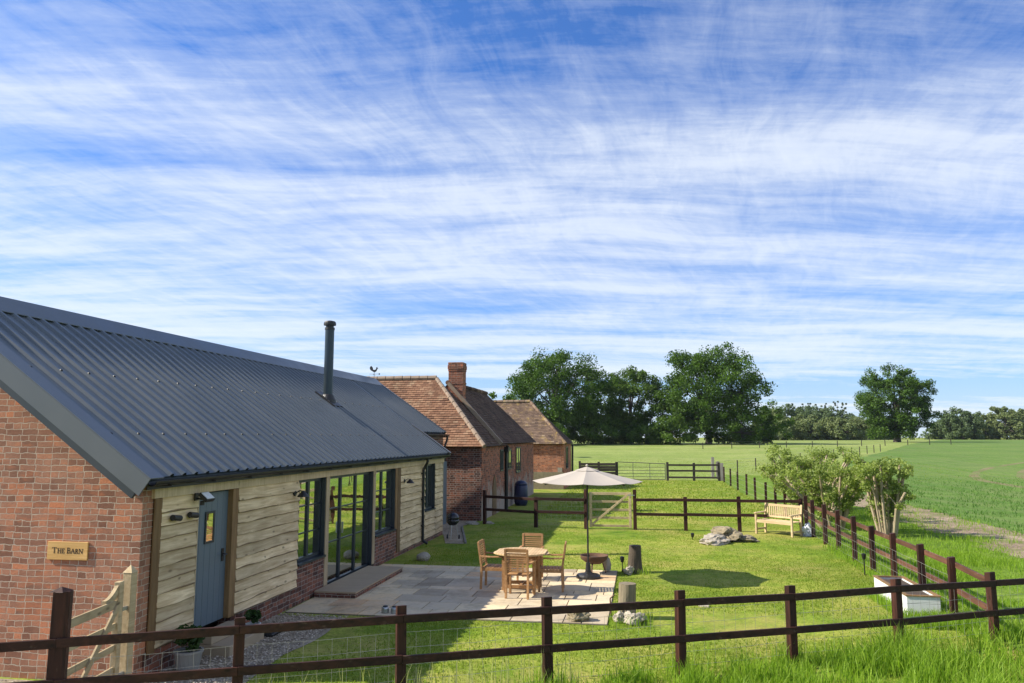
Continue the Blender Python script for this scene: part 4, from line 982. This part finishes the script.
for k in range(8):
    a = 2 * math.pi * k / 8; b = MB(); b.bar((math.cos(a) * .04, math.sin(a) * .04, 2.19), (math.cos(a) * 1.12, math.sin(a) * 1.12, 1.93), .018, .022); b.bar((math.cos(a) * .03, math.sin(a) * .03, 1.93), (math.cos(a) * .5, math.sin(a) * .5, 2.085), .014, .016); b.build('rib', M['black_metal'], t, local=True)
b = MB(); b.lathe([(.03, 1.90), (.033, 1.91), (.033, 1.95), (.025, 1.97)], n=10); b.build('runner', M['black_metal'], t, local=True)
# fire bowl
t = thing('fire_bowl', 'low rusty fire bowl on three legs behind the parasol base', 'fire bowl', (-1.08, 16.93, .024))
b = MB(); b.lathe([(.05, .20), (.16, .225), (.255, .30), (.285, .375), (.30, .378), (.30, .368), (.27, .29), (.15, .205), (.02, .185)], n=24); b.build('bowl', M['rust'], t, local=True, smooth=True)
b = MB(); b.lathe([(.2, .30), (.12, .33), (.02, .34)], n=12); b.build('ash', M['compost'], t, local=True)
for k in range(3):
    a = R(20 + 120 * k); b = MB(); b.bar((math.cos(a) * .17, math.sin(a) * .17, .26), (math.cos(a) * .25, math.sin(a) * .25, 0), .03, .02); b.build('leg', M['rust'], t, local=True)
# bench
t = thing('garden_bench', 'pale wooden two-seat bench against the corner of the back fence', 'bench', (3.93, 24.52, 0), R(-42))
b = MB()
for k in range(6): b.box(-.60, .60, -.24 + k * .085, -.17 + k * .085, .40, .42)
b.box(-.6, .6, -.25, -.225, .34, .398); b.build('seat', M['bench_wood'], t, local=True, bevel=.003)
b = MB(); b.bar((-.58, .31, .84), (.58, .31, .84), .03, .07); b.bar((-.58, .27, .50), (.58, .27, .50), .028, .05)
for k in range(17): x = -.53 + k * .0663; b.bar((x, .272, .52), (x, .308, .81), .036, .014, up=(0, 1, 0))
b.build('backrest', M['bench_wood'], t, local=True, bevel=.003)
for sx in (-1, 1):
    b = MB(); b.bar((sx * .60, -.23, 0), (sx * .60, -.23, .60), .055, .055, up=(0, 1, 0)); b.build('leg', M['bench_wood'], t, local=True, bevel=.004)
    b = MB(); b.bar((sx * .60, .25, 0), (sx * .60, .25, .45), .055, .055, up=(0, 1, 0)); b.bar((sx * .60, .25, .44), (sx * .60, .32, .90), .055, .045, up=(0, 1, 0)); b.build('leg', M['bench_wood'], t, local=True, bevel=.004)
    b = MB(); b.bar((sx * .60, -.29, .615), (sx * .60, .27, .63), .07, .03); b.build('armrest', M['bench_wood'], t, local=True, bevel=.004)
    b = MB(); b.bar((sx * .60, -.2, .14), (sx * .60, .22, .14), .03, .05); b.build('stretcher', M['bench_wood'], t, local=True)

# stones, stumps
def rock(name, label, cat, c, size, m, seed, parts=None, group=None, sub=4, rough=.45):
    bm = bmesh.new(); bmesh.ops.create_icosphere(bm, subdivisions=sub, radius=1)
    for v in bm.verts:
        p = v.co.copy(); d = noise.noise(p * 1.1 + Vector((seed, 0, 0))) * rough + (abs(noise.noise(p * 2.3 + Vector((0, seed, 0)))) - .2) * rough * .9 + noise.noise(p * 6 + Vector((0, 0, seed))) * rough * .25
        v.co = p * (1 + d); v.co.x *= size[0]; v.co.y *= size[1]; v.co.z = max(v.co.z, -.5) * size[2]
    me = bpy.data.meshes.new(name); bm.to_mesh(me); bm.free(); me.materials.append(m)
    o = bpy.data.objects.new(name, me); COL.objects.link(o); o.location = c; o.rotation_euler.z = seed
    return tag(o, label, cat, group)
rock('boulder', 'large pale flat boulder at the front of the rock pile on the lawn', 'rock', (1.95, 22.45, .06), (.58, .36, .17), M['stone'], 1.3, group='rock pile on the lawn')
rock('boulder', 'darker weathered boulder at the top of the rock pile on the lawn', 'rock', (2.22, 23.0, .17), (.50, .34, .20), M['darkstone'], 5.1, group='rock pile on the lawn')
rock('boulder', 'low dark stone at the right end of the rock pile on the lawn', 'rock', (2.72, 22.9, .04), (.38, .28, .12), M['darkstone'], 9.2, group='rock pile on the lawn')
rock('garden_stone', 'knobbly mossy stone on the front edge of the patio', 'rock', (-1.08, 12.62, .09), (.17, .13, .13), M['darkstone'], 3.3)
rock('garden_stone', 'upright pale stone leaning behind the fire bowl', 'rock', (-.82, 17.22, .14), (.10, .08, .18), M['stone'], 4.4, rough=.2)
for k, (x, y, s_, lab) in enumerate(((-.42, 12.72, .13, 'left one of the whitish stones at the foot of the near stump'), (-.24, 12.62, .15, 'big middle whitish stone at the foot of the near stump'), (-.10, 12.80, .10, 'right one of the whitish stones at the foot of the near stump'))):
    rock('garden_stone', lab, 'rock', (x, y, .06), (s_, s_ * .8, s_ * .75), M['stone'], 11 + k, group='whitish stones by the near stump')
rock('garden_stone', 'grey stone block under the barn downpipe', 'rock', (-5.2, 18.15, .06), (.20, .16, .13), M['stone'], 21, rough=.15)
rock('garden_stone', 'small pale stone lying at the foot of the far stump', 'rock', (-.36, 17.08, .05), (.13, .1, .1), M['stone'], 23)
rock('garden_stone', 'flat grey stone sunk in the grass right of the near stump', 'rock', (.95, 14.2, .0), (.18, .10, .035), M['stone'], 24)
def stump(c, h, r0, r1, label, mb_, mt):
    t = thing('log_stump', label, 'stump', c, 0, 'upright log stumps by the patio')
    vs = []; n = 18; nz = 8
    for i in range(nz + 1):
        for k in range(n):
            a = 2 * math.pi * k / n; s_ = i / nz; r = (r0 + (r1 - r0) * s_ ** .6) * (1 + .13 * noise.noise(Vector((math.cos(a) * 1.5 + c[0], math.sin(a) * 1.5, s_ * 1.3))))
            vs.append((r * math.cos(a), r * math.sin(a), -.05 + (h + .05) * s_))
    b = MB(); b.raw(vs, [(i * n + k, i * n + (k + 1) % n, (i + 1) * n + (k + 1) % n, (i + 1) * n + k) for i in range(nz) for k in range(n)], .4); b.build('bark', mb_, t, local=True)
    b = MB(); b.raw([Vector(p) + Vector((0, 0, .001)) for p in vs[-n:]], [tuple(range(n))], .6); b.build('cut_top', mt, t, local=True)
stump((-.22, 17.3, 0), .57, .19, .125, 'dark upright log stump beyond the fire bowl at the patio corner', M['bark'], M['bark'])
stump((-.30, 12.98, 0), .55, .155, .135, 'thick mossy log stump near the fence at the patio corner', M['log'], M['log'])
b = MB(); b.tube((-.56, 12.8, -.05), (-.57, 12.8, .34), .012, n=6); b.tube((-.57, 12.8, .34), (-.50, 12.8, .40), .012, n=6); tag(b.build('rusty_stake', M['rust']), 'thin rusty iron stake standing at the patio corner', 'stake')
def spike_light(c, h, label, tilt=0):
    t = thing('spike_light', label, 'garden light', c, 0, 'black garden spike lights')
    b = MB(); b.tube((0, 0, -.05), (0, 0, h), .012, n=6); b.build('spike', M['black_plastic'], t, local=True)
    b = MB(); b.lathe([(.03, -.06), (.045, 0.0), (.048, .05), (.02, .065)], (0, 0, h + .05), 12); b.build('lamp_head', M['black_plastic'], t, local=True)
spike_light((-.50, 17.3, 0), .22, 'black spike light in the lawn between fire bowl and dark stump')
spike_light((4.56, 17.75, 0), .34, 'black spike light on the lawn beside the right-hand fence')
spike_light((1.33, 22.95, 0), .08, 'low black garden light just left of the rock pile')
# white trough planter
t = thing('trough_planter', 'long white-painted wooden trough planter by the right-hand fence', 'planter', (4.53, 15.2, 0))
b = MB()
for z0, z1 in ((-.02, .12), (.124, .25), (.254, .37)):
    b.box(4.27, 4.30, 14.28, 16.1, z0, z1); b.box(4.75, 4.78, 14.28, 16.1, z0, z1); b.box(4.30, 4.75, 14.28, 14.31, z0, z1); b.box(4.30, 4.75, 16.07, 16.1, z0, z1)
b.build('boards', M['white_paint'], t, bevel=.004)
b = MB(); b.box(4.255, 4.315, 14.265, 16.115, .371, .39); b.box(4.735, 4.795, 14.265, 16.115, .371, .39); b.box(4.315, 4.735, 14.265, 14.325, .371, .39); b.box(4.315, 4.735, 16.055, 16.115, .371, .39); b.build('rim', M['oak'], t)
b = MB(); b.box(4.302, 4.748, 14.312, 16.068, .1, .33); b.build('soil', M['compost'], t)
t.location = (4.45, 14.80, -.05)
rock('plastic_sack', 'crumpled white plastic sack behind the bench by the corner post', 'sack', (4.68, 24.35, .10), (.14, .12, .22), M['white_sack'], 31, rough=.75)
# pots and small things by the barn door
def foliage(centers, n_per, size, m, name, parent=None, seed=0, outward=.5, loc=None, flat=0.0, asp=.62):
    rr = np.random.default_rng(seed); P = []; NN = []; A_ = []
    for (x, y, z, r) in centers:
        d = rr.normal(size=(n_per, 3)); d /= np.linalg.norm(d, axis=1)[:, None]
        rad = r * rr.random(n_per) ** .45
        P.append(np.array([x, y, z]) + d * rad[:, None] * np.array([1, 1, .8])); 
        nn = d * outward + rr.normal(size=(n_per, 3)) * .6; nn[:, 2] += .25; NN.append(nn); A_.append(np.clip(rr.normal(.5 + rr.normal() * .16, .2, n_per), 0, 1))
    P = np.concatenate(P); NN = np.concatenate(NN); A_ = np.concatenate(A_); n = len(P)
    NN /= np.linalg.norm(NN, axis=1)[:, None]
    ref = rr.normal(size=(n, 3)); U = np.cross(NN, ref); U /= np.linalg.norm(U, axis=1)[:, None]; V_ = np.cross(NN, U)
    s_ = size * (.6 + .8 * rr.random(n)); U *= s_[:, None] * .5; V_ *= (s_ * asp)[:, None] * .5
    off = np.array(loc) if loc is not None else np.zeros(3)
    q = np.stack([P - U, P - V_ * 1.0 + U * .15, P + U, P + V_], axis=1).reshape(-1, 3) - off
    return npmesh(name, q, 4, m, A_, parent)
def potted(c, r, h, label, lr, mat, nleaf=12):
    t = thing('plant_pot', label, 'plant pot', c)
    b = MB(); b.lathe([(r * .72, 0), (r, h), (r * 1.06, h), (r * 1.06, h + .03), (r * .92, h + .03), (r * .9, h - .03)], n=20); b.build('pot', mat, t, local=True)
    b = MB(); b.lathe([(r * .89, h - .06), (r * .2, h - .02)], n=16); b.build('soil', M['compost'], t, local=True)
    rr = random.Random(3); cs = [(rr.uniform(-1, 1) * r * .8, rr.uniform(-1, 1) * r * .8, h + .08 + rr.random() * lr, lr * .55) for _ in range(nleaf)]
    foliage(cs, 70, .06, M['pot_leaf'], 'leaves', t, 4)
potted((-5.66, 9.22, .0), .17, .23, 'grey plant pot with a dark leafy shrub left of the blue door step', .18, M['pot'])
potted((-5.74, 11.0, .0), .11, .14, 'small pale plant pot with green leaves right of the blue door', .10, M['white_paint'])
t = thing('boot_scraper', 'low dark boot tray on the gravel right of the blue door', 'tray', (-5.5, 11.05, .01))
b = MB(); b.box(-.13, .13, -.16, .16, 0, .05); b.build('tray', M['black_plastic'], t, local=True, bevel=.02)
b = MB(); b.box(-.10, .10, -.02, .02, .05, .11); b.build('bar', M['black_plastic'], t, local=True)
for k, (x, y, lab) in enumerate(((-4.25, 12.62, 'left one of two small metal lanterns on the patio edge behind the fence post'), (-4.09, 12.62, 'right one of two small metal lanterns on the patio edge behind the fence post'))):
    t = thing('metal_lantern', lab, 'lantern', (x, y, .024), 0, 'metal lanterns on the patio edge')
    b = MB(); b.lathe([(.06, 0), (.064, .01), (.064, .07), (.056, .09), (.04, .10)], n=16); b.build('body', M['silver'], t, local=True)
    b = MB(); b.lathe([(.042, .10), (.044, .112), (.016, .12)], n=16); b.build('lid', M['black_metal'], t, local=True)
# kettle barbecue
t = thing('kettle_barbecue', 'black kettle barbecue on thin legs at the far corner of the barn', 'barbecue', (-5.42, 21.9, 0)); t.scale = (.66, .66, .8)
b = MB(); b.lathe([(.03, .48), (.16, .51), (.26, .60), (.285, .70)], n=20); b.build('bowl', M['kettle'], t, local=True, smooth=True)
b = MB(); b.lathe([(.29, .705), (.27, .80), (.18, .90), (.03, .95)], n=20); lid = b.build('lid', M['kettle'], t, local=True, smooth=True)
b = MB(); b.box(-.06, .06, -.012, .012, .97, .99); b.box(-.06, -.045, -.012, .012, .93, .97); b.box(.045, .06, -.012, .012, .93, .97); b.build('handle', M['black_plastic'], lid, local=True)
for k in range(3):
    a = R(30 + 120 * k); b = MB(); b.tube((math.cos(a) * .14, math.sin(a) * .14, .54), (math.cos(a) * .30, math.sin(a) * .30, .02), .014, n=8); b.build('leg', M['silver'], t, local=True)
for sx in (-1, 1):
    b = MB(); b.tube((sx * .26 - .02, .15, .08), (sx * .26 + .02, .15, .08), .08, n=14); b.build('wheel', M['black_plastic'], t, local=True)
b = MB(); b.bar((-4.85, 21.1, .02), (-5.85, 24.9, .02), .06, .05); tag(b.build('edging_board', M['grey_wood']), 'pale edging board between the yard path and the shaded lawn', 'edging')
# water butt
t = thing('water_butt', 'navy blue domed plastic water butt against the lime-washed brick wall', 'water butt', (-5.2, 33.1, 0))
b = MB(); b.lathe([(.24, 0), (.29, .15), (.30, .5), (.29, .80), (.27, .86)], n=20); b.build('barrel', M['barrel'], t, local=True, smooth=True)
b = MB(); b.lathe([(.275, .862), (.26, .94), (.16, 1.03), (.02, 1.06)], n=20); b.build('lid', M['barrel'], t, local=True, smooth=True)
for k, (x, y, s_, lab) in enumerate(((-5.75, 25.9, .28, 'pale rubble slab on the ground before the old brick wall'), (-5.2, 26.0, .2, 'small pale rubble stone by the left end of the back fence'))):
    rock('rubble_stone', lab, 'rock', (x, y, .02), (s_, s_ * .7, .06), M['stone'], 40 + k)

# ------------------------------------------------------------------ trees
def oak(name, label, x, y, h, w, seed, leaf, low=.12, n_cl=150, n_per=95, size=.55, group=None, lean=0, top=None, trunk_r=.55, cat='tree', base=None):
    rr = random.Random(seed); z0 = gz(y) if base is None else base
    t = thing(name, label, cat, (x, y, z0), 0, group)
    cs = []; tries = 0
    while len(cs) < n_cl and tries < 9000:
        tries += 1
        d = Vector((rr.gauss(0, 1), rr.gauss(0, 1), rr.gauss(0, 1))).normalized()
        lump = 1 + .38 * noise.noise(d * 1.7 + Vector((seed * 3.1, 0, 0))) + .2 * noise.noise(d * 4 + Vector((0, seed, 0)))
        f = rr.uniform(.45, 1) ** .6 * lump
        zc = (low + (1 - low) * .5) * h; hz = (1 - low) * .5 * h
        p = Vector((d.x * w / 2 * .93 * f + lean * (d.z + 1) * .3, d.y * w / 2 * .93 * f, zc + d.z * hz * .93 * f))
        if p.z < max(low * h * .8, .01 * h) or p.z > h * 1.0: continue
        cs.append((p.x, p.y, p.z, rr.uniform(.055, .105) * w))
    foliage(cs, n_per, size, leaf, 'crown', t, seed)
    b = MB(); th = h * .42; pts = [Vector((0, 0, -.3)), Vector((.1, .05, h * .08)), Vector((lean * .1, .1, th * .6)), Vector((lean * .3, 0, th)), Vector((lean * .4, 0, h * .75))]
    b.path(pts, [trunk_r * 1.35, trunk_r, trunk_r * .8, trunk_r * .6, trunk_r * .12], 9)
    for k in range(11):
        c = rr.choice(cs); s_ = pts[2] + (pts[3] - pts[2]) * rr.random(); e = Vector(c[:3]); mid = s_.lerp(e, .5) + Vector((0, 0, -.03 * h + rr.uniform(-.02, .06) * h)); b.path([s_, mid, e], [trunk_r * .4, trunk_r * .24, trunk_r * .06], 6)
    b.build('trunk', M['trunk'], t, local=True)
    return t
A0 = math.cos(YAW), math.sin(YAW)
def at(px, D):          # a far point from its bearing and its distance
    r = (px - 512) / 770 * D; return r * math.cos(YAW) - D * math.sin(YAW), r * math.sin(YAW) + D * math.cos(YAW)
G1 = 'big oaks at the far side of the meadow'
x, y = at(557, 150); oak('oak_tree', 'broad rounded oak just right of the last brick barn', x, y, 19.2, 21.0, 3, M['oak_leaf'], low=.0, n_cl=300, n_per=170, size=.38, group=G1)
x, y = at(630, 158); oak('oak_tree', 'lower, more open oak between the two broad oaks', x, y, 16.5, 15.0, 8, M['oak_leaf_b'], low=.02, n_cl=190, n_per=150, size=.38, group=G1)
x, y = at(707, 150); oak('oak_tree', 'tallest spreading oak on the right of the group beyond the meadow', x, y, 19.8, 21.0, 14, M['oak_leaf'], low=.0, n_cl=310, n_per=170, size=.38, group=G1)
x, y = at(894, 176); oak('oak_tree', 'lone oak standing by itself in the green crop field', x, y, 17.4, 16.6, 21, M['oak_leaf'], low=-.02, n_cl=260, n_per=170, size=.38, group=G1, trunk_r=.7)
sk = [(512, 146, 4.5, 11, 'dark'), (536, 140, 4.2, 12, ''), (592, 148, 6.5, 12, ''), (610, 155, 7, 13, ''), (645, 150, 4.2, 11, ''), (668, 146, 5.0, 12, ''), (740, 146, 7.5, 13, ''), (757, 160, 9.0, 13, '')]
labs = ['low dark bush beside the last brick barn, under the broad oak', 'low dark bush under the middle of the broad rounded oak', 'dark bush filling the right foot of the broad rounded oak', 'dark tall bush between the broad oak and the open oak', 'low bush at the right foot of the open middle oak', 'dark low bush at the left foot of the tallest oak', 'tall dark bush at the right foot of the tallest oak', 'round dark bush, outermost right of the oak group']
for (px, D, h, w, _), lb in zip(sk, labs):
    x, y = at(px, D); oak('dark_bush', lb, x, y, h, w, px, M['oak_leaf'] if px % 2 else M['oak_leaf_b'], low=-.1, n_cl=70, n_per=120, size=.38, group='bushes under the oaks', trunk_r=.2, cat='bush')
# far tree line between the oaks and the lone oak
G2 = 'far tree line left of the lone oak'
far = [(772, 232, 9.5, 13, 'b', 'olive tree at the left end of the far line, close to the oaks'), (786, 262, 12.5, 15, 'a', 'dark grey-green tree second from the left in the far line'), (806, 240, 8.0, 15, 'b', 'low light green bush under the poplars'), (812, 266, 12.0, 16, 'a', 'rounded dark tree in front of the poplars'), (832, 262, 10.5, 15, 'a', 'dark tree under the right-hand poplars'), (838, 236, 6.5, 14, 'b', 'low pale bush at the front of the far line'), (856, 248, 7.2, 15, 'b', 'brownish-green bush nearest the left side of the lone oak'), (872, 256, 6.8, 14, 'b', 'bush partly hidden behind the lone oak')]
for px, D, h, w, k, lb in far:
    x, y = at(px, D); oak('hedge_tree', lb, x, y, h, w, px, M['far_leaf'] if k == 'b' else M['far_leaf_b'], low=-.25, n_cl=120, n_per=120, size=.55, group=G2, trunk_r=.3)
ords = ['first', 'second', 'third', 'fourth', 'fifth', 'sixth', 'seventh', 'eighth', 'ninth']
for k, px in enumerate((772, 781, 791, 800, 808, 817, 826, 834, 843)):
    x, y = at(px, 278); oak('poplar_tree', ords[k] + ' of the narrow poplars in the far row, counted from the left', x, y, (10.8, 11.5, 12.2, 12.6, 12.0, 12.4, 12.0, 12.5, 12.3)[k] + 2.4, 2.9, 50 + k, M['poplar_leaf'], low=.12, n_cl=22, n_per=60, size=.6, group='row of far poplars', trunk_r=.18)
G3 = 'far tree line at the right edge'
far3 = [(938, 262, 5.5, 9, 'a', 'low dark bush just right of the lone oak'), (960, 255, 11.0, 14, 'a', 'dark rounded tree at the left of the right-hand tree line'), (982, 268, 9.0, 11, 'b', 'small olive tree between the dark tree and the taller pale trees'), (1003, 255, 11.2, 13, 'b', 'tall pale green tree in the right-hand line'), (1022, 262, 10.8, 13, 'b', 'pale tree cut by the right edge of the picture'), (948, 270, 8, 12, 'a', 'small dark tree behind the low bush near the lone oak')]
for px, D, h, w, k, lb in far3:
    x, y = at(px, D); oak('field_tree', lb, x, y, h, w, px, M['far_leaf'] if k == 'b' else M['far_leaf_b'], low=-.2, n_cl=120, n_per=120, size=.55, group=G3, trunk_r=.3)
# further wood and hedge out to the sides: one mass
rr = random.Random(4); cs = []
for k in range(340):
    px = rr.uniform(-500, 1700); D = rr.uniform(285, 330); x, y = at(px, D); hh = 3.2 + 2.2 * noise.noise(Vector((px * .012, 0, 0)))
    cs.append((x, y, gz(y) + rr.uniform(0, hh), rr.uniform(2, 3.2)))
o = foliage(cs, 55, .95, M['far_leaf_b'], 'distant_wood', None, 9); tag(o, kind='stuff')
x, y = at(494, 90); oak('garden_tree', 'treetop just showing over the dark cottage roof', x, y, 7.9, 6.0, 77, M['oak_leaf_b'], low=.3, n_cl=40, n_per=80, size=.35, trunk_r=.2)

# shrubs by the fence
def cut_shrub(x, y, h, w, n_st, seed, label, leafy, size=.075, name='coppiced_shrub', low=.95, n_per=60, splay=.8):
    rr = random.Random(seed); t = thing(name, label, 'shrub', (x, y, gz(y)), 0, 'coppiced shrubs outside the right-hand fence')
    b = MB(); cs = []
    for k in range(n_st):
        a = rr.uniform(0, 6.28); r = rr.uniform(.05, .3) * w; hh = h * rr.uniform(.62, 1.0); s_ = rr.uniform(.2, 1) * w * .5 * splay; ex = r * math.cos(a) + s_ * math.cos(a); ey = r * math.sin(a) + s_ * math.sin(a)
        p0 = Vector((r * math.cos(a) * .6, r * math.sin(a) * .6, -.05)); p2 = Vector((ex, ey, hh * .86)); p1 = p0.lerp(p2, .5) + Vector((rr.uniform(-.1, .1), rr.uniform(-.1, .1), .12 * hh))
        th = rr.uniform(.028, .05); b.path([p0, p1, p2], [th * 1.15, th, th * .78], 7)
        for j in range(rr.randint(2, 4)):
            s2 = p1.lerp(p2, rr.uniform(.1, 1)); e2 = s2 + Vector((rr.uniform(-.35, .35), rr.uniform(-.35, .35), rr.uniform(.05, .4))); b.tube(s2, e2, th * .4, th * .15, 5)
            if rr.random() < leafy: cs.append((e2.x, e2.y, min(e2.z, h), rr.uniform(.13, .26) * (w / 2.0) ** .5))
        if rr.random() < leafy: cs.append((p2.x, p2.y, p2.z + .06, rr.uniform(.14, .24)))
        for _ in range(3):
            if rr.random() < leafy * low: q = p0.lerp(p1, rr.uniform(.35, 1)).lerp(p2, rr.random() * .6); cs.append((q.x + rr.uniform(-.15, .15), q.y + rr.uniform(-.15, .15), q.z, rr.uniform(.15, .28)))
    b.build('stems', M['stem'], t, local=True)
    foliage(cs, n_per, size, M['shrub_leaf'], 'leaves', t, seed, outward=.2)
    return t
cut_shrub(7.0, 24.6, 2.45, 1.9, 17, 5, 'cut-back shrub with thick pale bare stems and leafy tufts beside the verge', .85, splay=.5, n_per=110, low=.45)
cut_shrub(5.9, 26.3, 2.25, 2.6, 16, 6, 'bushy shrub in the middle of the hedge outside the right-hand fence', .95, n_per=110)
cut_shrub(5.85, 29.0, 2.5, 3.0, 18, 7, 'leafy shrub in the hedge straight behind the bench corner', 1.0, n_per=110)
cut_shrub(6.3, 32.5, 2.75, 3.2, 18, 9, 'farthest leafy shrub of the hedge, with thin upright shoots', 1.0, n_per=110)

# ------------------------------------------------------------------ grass
def blades(name, pts, hmin, hmax, wd, m, seed, bend=.5, kind='stuff', hvar=None):
    rr = np.random.default_rng(seed); n = len(pts); P = np.c_[pts, [gz(q) for q in pts[:, 1]]]
    a = rr.random(n) * 6.283; h = hmin + (hmax - hmin) * rr.random(n)
    if hvar is not None: h = h * hvar
    w = wd * (.7 + .6 * rr.random(n)); dx = np.c_[np.cos(a), np.sin(a), np.zeros(n)]; b2 = rr.random(n) * 6.283
    bd = np.c_[np.cos(b2), np.sin(b2), np.zeros(n)] * (h * bend * rr.random(n))[:, None]
    up = np.c_[np.zeros(n), np.zeros(n), h]
    p0 = P - dx * w[:, None] * .5; p1 = P + dx * w[:, None] * .5; mid = P + up * .6 + bd * .35; p2 = mid + dx * w[:, None] * .36; p3 = mid - dx * w[:, None] * .36; tip = P + up * .97 + bd
    q = np.stack([p0, p1, p2, p3, p3, p2, tip, tip + dx * .0008], axis=1).reshape(-1, 3)
    rn = np.repeat(np.clip(rr.normal(.5, .22, n), 0, 1), 2)
    o = npmesh(name, q, 4, m, rn); tag(o, kind=kind); return o
rng = np.random.default_rng(2)
def scatter(n, x0, x1, y0, y1): return np.c_[rng.uniform(x0, x1, n), rng.uniform(y0, y1, n)]
def outside(p, x0, x1, y0, y1): return ~((p[:, 0] > x0) & (p[:, 0] < x1) & (p[:, 1] > y0) & (p[:, 1] < y1))
def nz(p, s, o=0): return np.array([noise.noise(Vector((a * s + o, b * s, o))) for a, b in p])
# short lawn
p = np.concatenate([scatter(80000, -5, 5, 8.4, 14), scatter(80000, -5.5, 5, 14, 20), scatter(60000, -5.9, 9, 20, 28)])
k = outside(p, -6.2, -.62, 12.42, 17.38) & outside(p, -7, -4.8, 5, 12.42) & outside(p, -7, -5.0, 20.5, 26) & outside(p, -9, -5.5, 24, 60) & outside(p, 4.15, 4.75, 13.8, 15.8)
p = p[k & (rng.random(len(p)) < .55 + 1.2 * nz(p, .5))]
blades('lawn_grass', p, .010, .034, .012, M['grass_blade'], 3)
# long grass along and outside the front fence
def fence_d(p): d_ = (f1 - f0).normalized(); return (p[:, 0] - f0.x) * -d_.y + (p[:, 1] - f0.y) * d_.x       # + is the garden side
p = scatter(150000, -5.0, 9.5, 6.5, 15); d = fence_d(p); v = nz(p, .8); v2 = nz(p, 2.1, 3); dens = np.where(d > 0, np.exp(-np.maximum(d, 0) / .16), 1.0) * np.clip((p[:, 0] + 4.6) / 3.5, 0, 1) * np.clip(.45 + 1.1 * v + 1.6 * v2, 0.04, 1)
keep = (rng.random(len(p)) < dens) & (d > -2.4) & ~((p[:, 0] > 9.3))
p = p[keep]; hv = np.clip(.55 + .16 * (p[:, 0] + 1) / 3 + .9 * nz(p, 1.3, 5) + .5 * nz(p, 2.1, 3), .25, 1.35) * np.where(fence_d(p) > -.2, .62, 1)
blades('long_grass', p, .20, .46, .012, M['tall_blade'], 4, .75, hvar=hv)
# verge outside the side fence, looser
p = np.concatenate([scatter(36000, 4.6, 9.6, 12.5, 22), scatter(16000, 4.9, 9.4, 22, 34), scatter(5000, 9.3, 11.2, 14, 36)]); p = p[(fence_d(p) > 0) & outside(p, 4.1, 4.8, 13.6, 15.9) & (rng.random(len(p)) < .6 + nz(p, .7, 2))]
hv = np.clip(.7 + .8 * nz(p, .9, 8), .3, 1.4); blades('verge_grass', p, .07, .24, .013, M['tall_blade'], 5, .8, hvar=hv)
# tufts round the planter and the posts
p = np.concatenate([scatter(2200, 4.05, 5.2, 13.0, 13.85), scatter(700, 3.98, 4.18, 13.9, 15.8), scatter(240, -.6, .1, 12.3, 13.2), scatter(160, -.5, .1, 17.0, 17.6)])
blades('grass_tufts', p, .06, .20, .010, M['tall_blade'], 6, .7)
pt = np.concatenate([np.c_[rng.normal(q[0], .12, 130), rng.normal(q[1] + .08, .12, 130)] for q in ds[1:]]); blades('post_grass', pt, .10, .34, .011, M['tall_blade'], 16, .6)
p = scatter(420, -4.4, -.6, 7.4, 9.4); p = p[np.abs(fence_d(p)) < .35]; blades('seed_grass', p, .3, .62, .009, M['seed_blade'], 7, .35)
# meadow tufts
p = np.concatenate([scatter(16000, -4.5, 5, 28, 52), scatter(12000, -9, 26, 53.5, 85)]); p = p[outside(p, -12, -4, 28, 46.2)]; blades('meadow_grass', p, .03, .09, .03, M['grass_blade'], 8, .8)
# crop rows
p = scatter(42000, 11, 34, 22, 62); p = p[(nz(p, .5, 3) > -.25) & (rng.random(len(p)) < np.clip((62 - p[:, 1]) / 26, 0, 1))]; cropm = leafmat('crop_blades', (.05, .13, .018), (.115, .225, .045), .4); blades('crop_plants', p, .05, .16, .028, cropm, 10, .6)
# pebbles on the gravel
rr = random.Random(8); b = MB()
for k in range(5200):
    x, y = (rr.uniform(-5.95, -4.78), rr.uniform(7.5, 12.35)) if k < 4200 else (rr.uniform(-8, -5.8), rr.uniform(6, 8.5))
    s_ = rr.uniform(.008, .02); c = Vector((x, y, .008 + s_ * .3)); d = [Vector((rr.uniform(-1, 1), rr.uniform(-1, 1), 0)).normalized() for _ in range(3)]
    b.raw([c + d[0] * s_, c + Vector((-d[0].y, d[0].x, 0)) * s_, c - d[0] * s_ * .9, c + Vector((d[0].y, -d[0].x, 0)) * s_, c + Vector((0, 0, s_ * .8))], [(0, 1, 4), (1, 2, 4), (2, 3, 4), (3, 0, 4)])
m, nt, bb, P = new('pebbles', .9, spec=.2); L(nt, ramp(nt, attr(nt), [(0, (.17, .135, .10)), (.5, (.36, .30, .23)), (1, (.58, .50, .40))]), bb.inputs['Base Color'])
tag(b.build('gravel_stones', m), kind='stuff')

# ------------------------------------------------------------------ summer air
hz = MB(); hz.box(-920, 920, -140, 920, -1.2, 34, .5)
hm = bpy.data.materials.new('summer_haze'); hm.use_nodes = True; nt = hm.node_tree; nt.nodes.clear()
pvn = N(nt, 'ShaderNodeVolumePrincipled'); pvn.inputs['Color'].default_value = (.80, .88, 1.0, 1); pvn.inputs['Density'].default_value = .00008; pvn.inputs['Anisotropy'].default_value = .2
ho = N(nt, 'ShaderNodeOutputMaterial'); L(nt, pvn.outputs[0], ho.inputs['Volume'])
tag(hz.build('haze', hm), kind='stuff')
